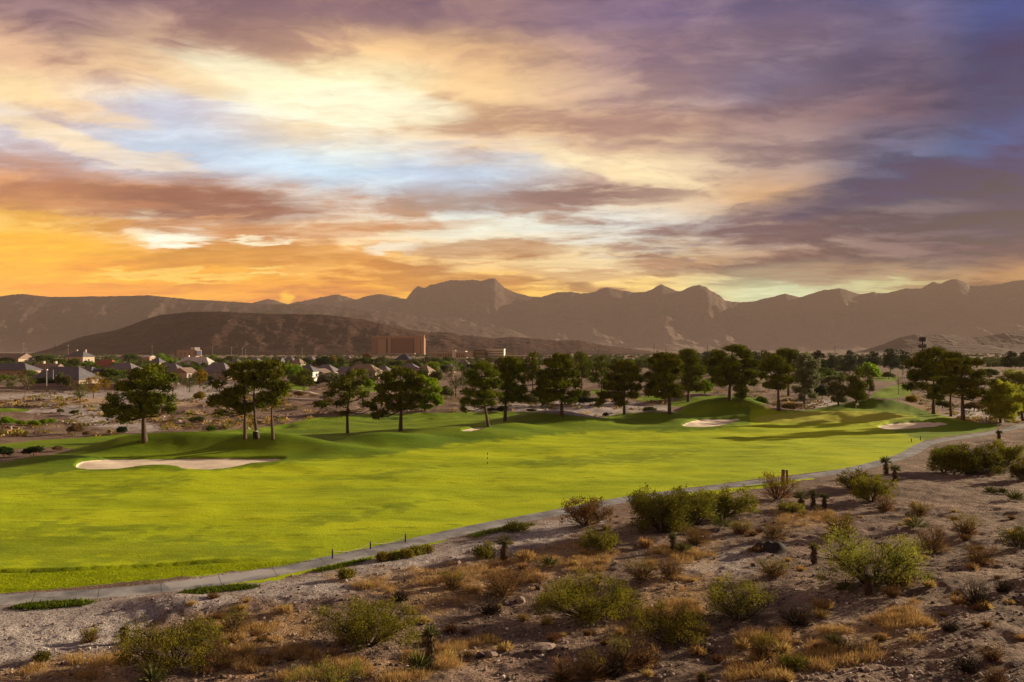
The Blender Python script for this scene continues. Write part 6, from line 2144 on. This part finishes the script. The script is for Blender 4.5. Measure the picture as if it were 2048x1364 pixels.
# --- stones
def rock_mesh(seed, flat_=.6):
    g = np.random.default_rng(seed)
    nu_, nv = 10, 7
    V = [(0, 0, 1.0)]
    for i in range(1, nv):
        th = math.pi * i / nv
        for j in range(nu_):
            ph = 2 * math.pi * j / nu_
            V.append((math.sin(th) * math.cos(ph), math.sin(th) * math.sin(ph), math.cos(th)))
    V.append((0, 0, -1.0))
    V = np.array(V)
    for _ in range(7):
        n = unit(g.normal(size=3))
        d = V @ n
        lim = g.uniform(.5, .8)
        V = V - np.maximum(d - lim, 0)[:, None] * n
    V *= (1 + g.normal(size=(len(V), 1)) * .04)
    V *= np.array([1, g.uniform(.6, .9), flat_])
    f3 = [(0, 1 + j, 1 + (j + 1) % nu_) for j in range(nu_)]
    e = len(V) - 1
    b0 = 1 + (nv - 2) * nu_
    f3 += [(e, b0 + (j + 1) % nu_, b0 + j) for j in range(nu_)]
    f4 = [(1 + i * nu_ + j, 1 + (i + 1) * nu_ + j, 1 + (i + 1) * nu_ + (j + 1) % nu_, 1 + i * nu_ + (j + 1) % nu_) for i in range(nv - 2) for j in range(nu_)]
    return V, np.array(f3), np.array(f4)


M_rock = simple('desert stone', (0.27, 0.20, 0.17), scale=5, var=.4)
M_rockd = simple('dark stone', (0.07, 0.052, 0.048), scale=5, var=.4)
M_rockw = simple('white stone', (0.62, 0.56, 0.50), scale=5, var=.15)
RK = [rock_mesh(40 + i, .55 + .1 * (i % 3)) for i in range(5)]
RKM = {}


def rock(label, px, base, wpx, mat, i, group='stones on the desert slope', cat='stone', fz=1.0):
    B = on_ground(px, base)
    s = B[1] / FPX
    r = wpx * s / 2
    key = (i % 5, mat.name)
    if key not in RKM:
        RKM[key] = mesh_np('rock', RK[i % 5][0], [RK[i % 5][1], RK[i % 5][2]], mat, False)
    o = link('rock', RKM[key], loc=(B[0], B[1], B[2] + r * .2), rot=(0, 0, random.uniform(0, 6.28)))
    o.scale = (r, r, r * fz)
    return tag(o, label, cat, group)


for i, (lb, a, b_, w_, mt) in enumerate([
        ('dark rounded boulder behind the brightest yellow green bush', 1506, 1133, 18, M_rockd),
        ('flat pale rock left of the bare dark bush at centre', 1040, 1205, 28, M_rock),
        ('tan boulder beside the small round olive bush', 918, 1127, 14, M_rock),
        ('dark boulder next to the tall lone yucca base', 990, 1118, 16, M_rockd),
        ('flat grey rock right of the two bottom yuccas', 985, 1312, 26, M_rock),
        ('long grey rock left of the flat grey one', 963, 1314, 30, M_rockd),
        ('grey rock in the straw patch by the yucca tuft', 1686, 1284, 26, M_rock),
        ('white stone near the bottom of the right slope', 1580, 1362, 14, M_rockw),
        ('small white stone right of the lone stemless yucca', 1185, 1124, 8, M_rockw),
        ('small white stone at centre below the brown twiggy bush', 1015, 1207, 7, M_rockw),
        ('pale boulder under the dark bush clump by the path bend', 1925, 952, 14, M_rock),
        ('long pale rock right of the pale boulder by the path bend', 1983, 950, 22, M_rock),
        ('white stone low on the shaded right slope', 1757, 1240, 8, M_rockw),
        ('white flat stone right of the straw patch', 1815, 1262, 12, M_rockw),
        ('white stone near the right edge under the fan bush', 2042, 1112, 12, M_rockw),
        ('grey rock between the lone yucca and the path', 1075, 1160, 14, M_rock),
        ('brown rock below the stemless yucca', 1076, 1178, 14, M_rockd),
        ('grey rock beside the wide low green bush on its left', 1062, 1172, 12, M_rock),
        ('whitish low rock slab left of the yellow topped bushes', 1090, 1300, 60, M_rock),
        ('pale rock on the bank by the big olive bush top', 335, 1222, 16, M_rock),
        ('pale rock right of the bank by the path', 520, 1230, 12, M_rock),
        ('tall pale boulder on the rocky bank right of the broad fairway pine', 372, 826, 20, M_rock),
        ('wide slab on the rocky bank left of the trio of pines', 395, 828, 26, M_rock),
        ('grey slab at the foot of the rocky bank right of the broad pine', 362, 838, 18, M_rock),
        ('low stone in the shaded dip at left', 40, 905, 16, M_rock)]):
    rock(lb, a, b_, w_, mt, i, fz=.35 if 'slab' in lb else (.6 if i > 20 else 1.0))


def ground_many(px, py):
    z = np.zeros(len(px))
    for _ in range(12):
        x, y = flat(px, py, z)
        z = z * .4 + .6 * base_z(x, y)
    return np.stack([x, y, base_z(x, y)], -1)


def clear_of_path(Pn, d0=1.6):
    d, s_ = path_sd(Pn[:, 0], Pn[:, 1])
    return (d > d0) & (s_ > 0)


# loose gravel and broken stone: one sheet of many
g = np.random.default_rng(77)
n = 10500
gp = ground_many(g.uniform(-60, 2110, n), 1020 + 360 * g.random(n) ** .8)
keep = clear_of_path(gp, 1.5)
cl = fbm(gp[:, 0] / 2.5, gp[:, 1] / 2.5, 3, 8)
keep &= cl > -.12
gx_, gy_ = to_px(gp[:, 0], gp[:, 1], gp[:, 2])
keep &= ~((gx_ < 520) & (gy_ < 1290) & (g.random(len(gp)) < .8))      # the raked gravel apron is finer
gp = gp[keep]
for nm_, mt, sl in (('gravel', M_rock, slice(0, None, 2)), ('gravel', M_rockd, slice(1, None, 4)), ('gravel', M_rockw, slice(3, None, 16))):
    q = gp[sl]
    m_ = len(q)
    Vb, t3, t4 = RK[1]
    rad = (.03 + .09 * g.random(m_) ** 3.0)
    an = g.uniform(0, 6.283, m_)
    ca, sa = np.cos(an)[:, None], np.sin(an)[:, None]
    vx = (Vb[None, :, 0] * ca - Vb[None, :, 1] * sa) * rad[:, None] + q[:, 0:1]
    vy = (Vb[None, :, 0] * sa + Vb[None, :, 1] * ca) * rad[:, None] + q[:, 1:2]
    vz = Vb[None, :, 2] * rad[:, None] + q[:, 2:3] + rad[:, None] * .15
    V = np.stack([vx, vy, vz], -1).reshape(-1, 3)
    off = (np.arange(m_) * len(Vb))[:, None, None]
    tag(link('gravel', mesh_np('gravel', V, [(t3[None] + off).reshape(-1, 3), (t4[None] + off).reshape(-1, 4)], mt)), kind='stuff')

# small tussocks: countable, alike
TG = 'small straw tussocks scattered over the desert slope'
k_ = 0
cand = np.stack([g.uniform(380, 2045, 600), 1000 + 364 * g.random(600)], -1)
cp = ground_many(cand[:, 0], cand[:, 1])
ok = clear_of_path(cp, 2.5) & (fbm(cp[:, 0] / 5, cp[:, 1] / 5, 3, 31) > -.05)
tm_cache = []
for (a, b_), p in zip(cand[ok], cp[ok]):
    if k_ >= 150:
        break
    k_ += 1
    sz = g.uniform(.28, .62)
    if len(tm_cache) < 6:
        nb = 170
        an = g.uniform(0, 6.283, nb)
        C = np.stack([.18 * np.cos(an) * g.random(nb), .18 * np.sin(an) * g.random(nb), np.full(nb, -.03)], -1)
        d = unit(np.stack([np.cos(an) * g.random(nb), np.sin(an) * g.random(nb), np.full(nb, .75)], -1) + g.normal(size=(nb, 3)) * .2)
        V, F = blades(C, d, .7 * (.5 + .6 * g.random(nb)), .05, g)
        tm_cache.append(mesh_np('grass_tussock', V, [F], M_straw if len(tm_cache) % 3 else M_dryb))
    o = link('grass_tussock', tm_cache[int(g.integers(0, len(tm_cache)))], loc=p, rot=(0, 0, g.uniform(0, 6.28)))
    o.scale = (sz * 1.2, sz * 1.2, sz)
    tag(o, 'small straw coloured grass tussock among the stones of the desert slope', 'grass tussock', TG)
for lb, a, b_, w_, t_ in [
        ('round pinkish straw ball tussock alone at right', 1645, 1216, 38, 1193), ('orange tussock right of the lone trunked yucca', 1052, 1118, 42, 1098),
        ('small orange tussock under the one by the lone yucca', 1045, 1136, 20, 1122), ('round orange tussock right of the stemless yucca', 1148, 1131, 22, 1117),
        ('orange tussock left of the small olive bush at centre', 1198, 1128, 18, 1115), ('straw tussock in front of the two bottom yuccas', 1010, 1300, 28, 1282),
        ('straw tussock left of the leafless dark bush', 1918, 1208, 32, 1186), ('pale tussock with a brown top below the thicket', 1292, 1094, 24, 1072)]:
    bush(lb, a, b_, w_, t_, M_straw, 'tuft', 3, 'named straw tussocks', cat='grass tussock')

# carpets of dead grass: uncountable
Vs, Fs, n0 = [], [], 0
for pl, w_ in DRY_PX[:7]:
    arr = np.array(pl, float)
    area = 0.5 * abs(np.sum(arr[:, 0] * np.roll(arr[:, 1], -1) - np.roll(arr[:, 0], -1) * arr[:, 1]))
    nt = int(area * .030)
    qx = g.uniform(arr[:, 0].min() - 15, arr[:, 0].max() + 15, nt * 3)
    qy = g.uniform(arr[:, 1].min() - 8, min(arr[:, 1].max() + 8, 1380), nt * 3)
    sd_ = poly_sd(qx, qy, pl)
    qq = ground_many(qx, qy)
    kp = (sd_ + 14 * fbm(qq[:, 0] / 1.5, qq[:, 1] / 1.5, 3, 13) > 4) & clear_of_path(qq, 2.0) & (fbm(qq[:, 0] / 1.2, qq[:, 1] / 1.2, 3, 29) > .02)
    qq = qq[kp]
    ci = np.repeat(np.arange(len(qq)), 26)
    m_ = len(ci)
    C = qq[ci] + g.normal(size=(m_, 3)) * np.array([.11, .11, 0])
    d = unit(g.normal(size=(m_, 3)) * np.array([.5, .5, .15]) + np.array([.1, 0, .8]))
    V, F = blades(C, d, .16 + .22 * g.random(m_), .016, g)
    Vs.append(V)
    Fs.append(F + n0)
    n0 += len(V)
tag(link('dry_grass', mesh_np('dry_grass', np.concatenate(Vs), [np.concatenate(Fs)], M_straw)), kind='stuff')


# green weeds matting the path edge
Vs, Fs, n0 = [], [], 0
for pl in [[(10, 1218), (60, 1205), (150, 1199), (200, 1204), (170, 1213), (60, 1222)], [(345, 1188), (400, 1176), (480, 1170), (530, 1172), (500, 1180), (400, 1190)],
           [(930, 1072), (980, 1058), (1060, 1046), (1080, 1050), (1000, 1066), (950, 1078)], [(1300, 1000), (1400, 986), (1520, 972), (1600, 962), (1560, 972), (1420, 990)],
           [(620, 1142), (680, 1128), (740, 1116), (750, 1120), (690, 1136), (640, 1146)], [(1860, 902), (1900, 890), (1930, 890), (1880, 912)]]:
    arr = np.array(pl, float)
    qx = g.uniform(arr[:, 0].min(), arr[:, 0].max(), 9000)
    qy = g.uniform(arr[:, 1].min(), arr[:, 1].max(), 9000)
    kp = poly_sd(qx, qy, pl) > g.uniform(0, 5, 9000)
    qq = ground_many(qx[kp], qy[kp])
    qq = qq[clear_of_path(qq, 1.1)]
    m_ = len(qq)
    d = unit(g.normal(size=(m_, 3)) * np.array([.7, .7, .2]) + np.array([0, 0, .6]))
    V, F = blades(qq, d, .14 + .12 * g.random(m_), .05, g)
    Vs.append(V)
    Fs.append(F + n0)
    n0 += len(V)
tag(link('ground_cover', mesh_np('ground_cover', np.concatenate(Vs), [np.concatenate(Fs)], leaf_mat('path weeds', (0.045, 0.075, 0.010), (0.15, 0.19, 0.02), .35, 1.5))), kind='stuff')
# longer blades of the rough strip under the fairway edge
qx = g.uniform(-40, 640, 60000)
qy = g.uniform(1120, 1196, 60000)
kp = inside(qx, qy, [(-40, 1150), (120, 1145), (300, 1135), (460, 1128), (600, 1122), (640, 1118), (560, 1134), (430, 1146), (330, 1156), (120, 1176), (-40, 1188)])
qq = ground_many(qx[kp], qy[kp])
m_ = len(qq)
d = unit(g.normal(size=(m_, 3)) * np.array([.9, .9, .2]) + np.array([0, 0, .6]))
V, F = blades(qq, d, .04 + .06 * g.random(m_), .028, g)
tag(link('grass', mesh_np('grass', V, [F], leaf_mat('rough grass blades', (0.24, 0.29, 0.008), (0.50, 0.53, 0.012), .5, 1.0))), kind='stuff')

# scrub and broken rock of the banks beyond the fairway: one mass each
n = 5200
qx = g.uniform(-120, 2170, n)
qy = 776 + 96 * g.random(n)
ok = np.ones(n, bool)
for pl in [TURF_PX] + TURF2_PX:
    ok &= ~inside(qx, qy, [(a, b2) for a, b2 in pl])
qq = ground_many(qx[ok], qy[ok])
qq = qq[(qq[:, 1] < 520) & (fbm(qq[:, 0] / 9, qq[:, 1] / 12, 3, 83) > -.1)]
dd, ss = path_sd(qq[:, 0], qq[:, 1])
qq = qq[(ss < 0) & (dd > 3)]
for j, mt in enumerate((M_straw, M_dryb, M_creo, M_goldb)):
    q = qq[j::4]
    sz = .25 + .75 * g.random(len(q)) ** 2
    ci = np.repeat(np.arange(len(q)), 26)
    m_ = len(ci)
    d = unit(g.normal(size=(m_, 3)) * np.array([1, 1, .5]) + np.array([0, 0, .5]))
    d[:, 2] = np.abs(d[:, 2])
    C = q[ci] + d * (sz[ci] * .5)[:, None] * np.array([1.1, 1.1, .6])
    V, F = blades(C, unit(d + g.normal(size=(m_, 3)) * .4), sz[ci] * .7, sz[ci] * .28, g)
    tag(link('scrub', mesh_np('scrub', V, [F], mt)), kind='stuff')
n = 1500
qx = g.uniform(-60, 1420, n)
qy = 800 + 76 * g.random(n)
ok = np.ones(n, bool)
for pl in [TURF_PX] + TURF2_PX:
    ok &= ~inside(qx, qy, [(a, b2) for a, b2 in pl])
q = ground_many(qx[ok], qy[ok])
q = q[fbm(q[:, 0] / 7, q[:, 1] / 7, 3, 87) > .0]
m_ = len(q)
Vb, t3, t4 = RK[2]
rad = .12 + .55 * g.random(m_) ** 3.5
an = g.uniform(0, 6.283, m_)
ca, sa = np.cos(an)[:, None], np.sin(an)[:, None]
V = np.stack([(Vb[None, :, 0] * ca - Vb[None, :, 1] * sa) * rad[:, None] + q[:, 0:1], (Vb[None, :, 0] * sa + Vb[None, :, 1] * ca) * rad[:, None] + q[:, 1:2],
              Vb[None, :, 2] * rad[:, None] * .8 + q[:, 2:3]], -1).reshape(-1, 3)
off = (np.arange(m_) * len(Vb))[:, None, None]
tag(link('broken_rock', mesh_np('broken_rock', V, [(t3[None] + off).reshape(-1, 3), (t4[None] + off).reshape(-1, 4)], M_rock)), kind='stuff')

# bushy canopy of the far plain, seen as one mass
n = 5200
yy = 480 * (2700 / 480) ** g.random(n)
xx = yy * g.uniform(-.72, .72, n)
kp = fbm(xx / 160, yy / 220, 3, 55) > -.12
kp &= ~((yy < 800) & (xx < 0) & (g.random(n) < .5))
xx, yy = xx[kp], yy[kp]
Vs, Fs, n0 = [], [], 0
for x, y in zip(xx, yy):
    sz = g.uniform(2.2, 5.0)
    m_ = 46
    d = unit(g.normal(size=(m_, 3)))
    d[:, 2] = np.abs(d[:, 2])
    C = np.array([x, y, ground_z(x, y) if y < 900 else 0.0]) + d * np.array([sz * 1.1, sz, sz * .9]) * (.5 + .5 * g.random((m_, 1)))
    side = unit(g.normal(size=(m_, 3)))
    t2 = np.cross(side, d)
    ls = .35 * sz
    V = np.stack([C - side * ls, C - t2 * ls * .6, C + side * ls, C + t2 * ls * .6], 1).reshape(-1, 3)
    Vs.append(V)
    Fs.append(np.arange(m_ * 4).reshape(m_, 4) + n0)
    n0 += len(V)
tag(link('far_woodland', mesh_np('far_woodland', np.concatenate(Vs), [np.concatenate(Fs)], leaf_mat('far canopy', (0.03, 0.05, 0.014), (0.10, 0.12, 0.03), .3, .02))), kind='stuff')

# ------------------------------------------------------------------ the air
m = bpy.data.materials.new('desert haze')
m.use_nodes = True
m.node_tree.nodes.clear()
kk = NT(m.node_tree)
pv = kk.new('ShaderNodeVolumePrincipled')
pv.inputs['Color'].default_value = (0.37, 0.30, 0.285, 1)
pv.inputs['Density'].default_value = HAZE_D
pv.inputs['Anisotropy'].default_value = 0.0
oo = kk.new('ShaderNodeOutputMaterial')
kk.l.new(pv.outputs[0], oo.inputs['Volume'])
hz = MB().box(-16000, 16000, -120, 14500, -12, HAZE_TOP)
ho = hz.build('haze', m)
tag(ho, kind='stuff')
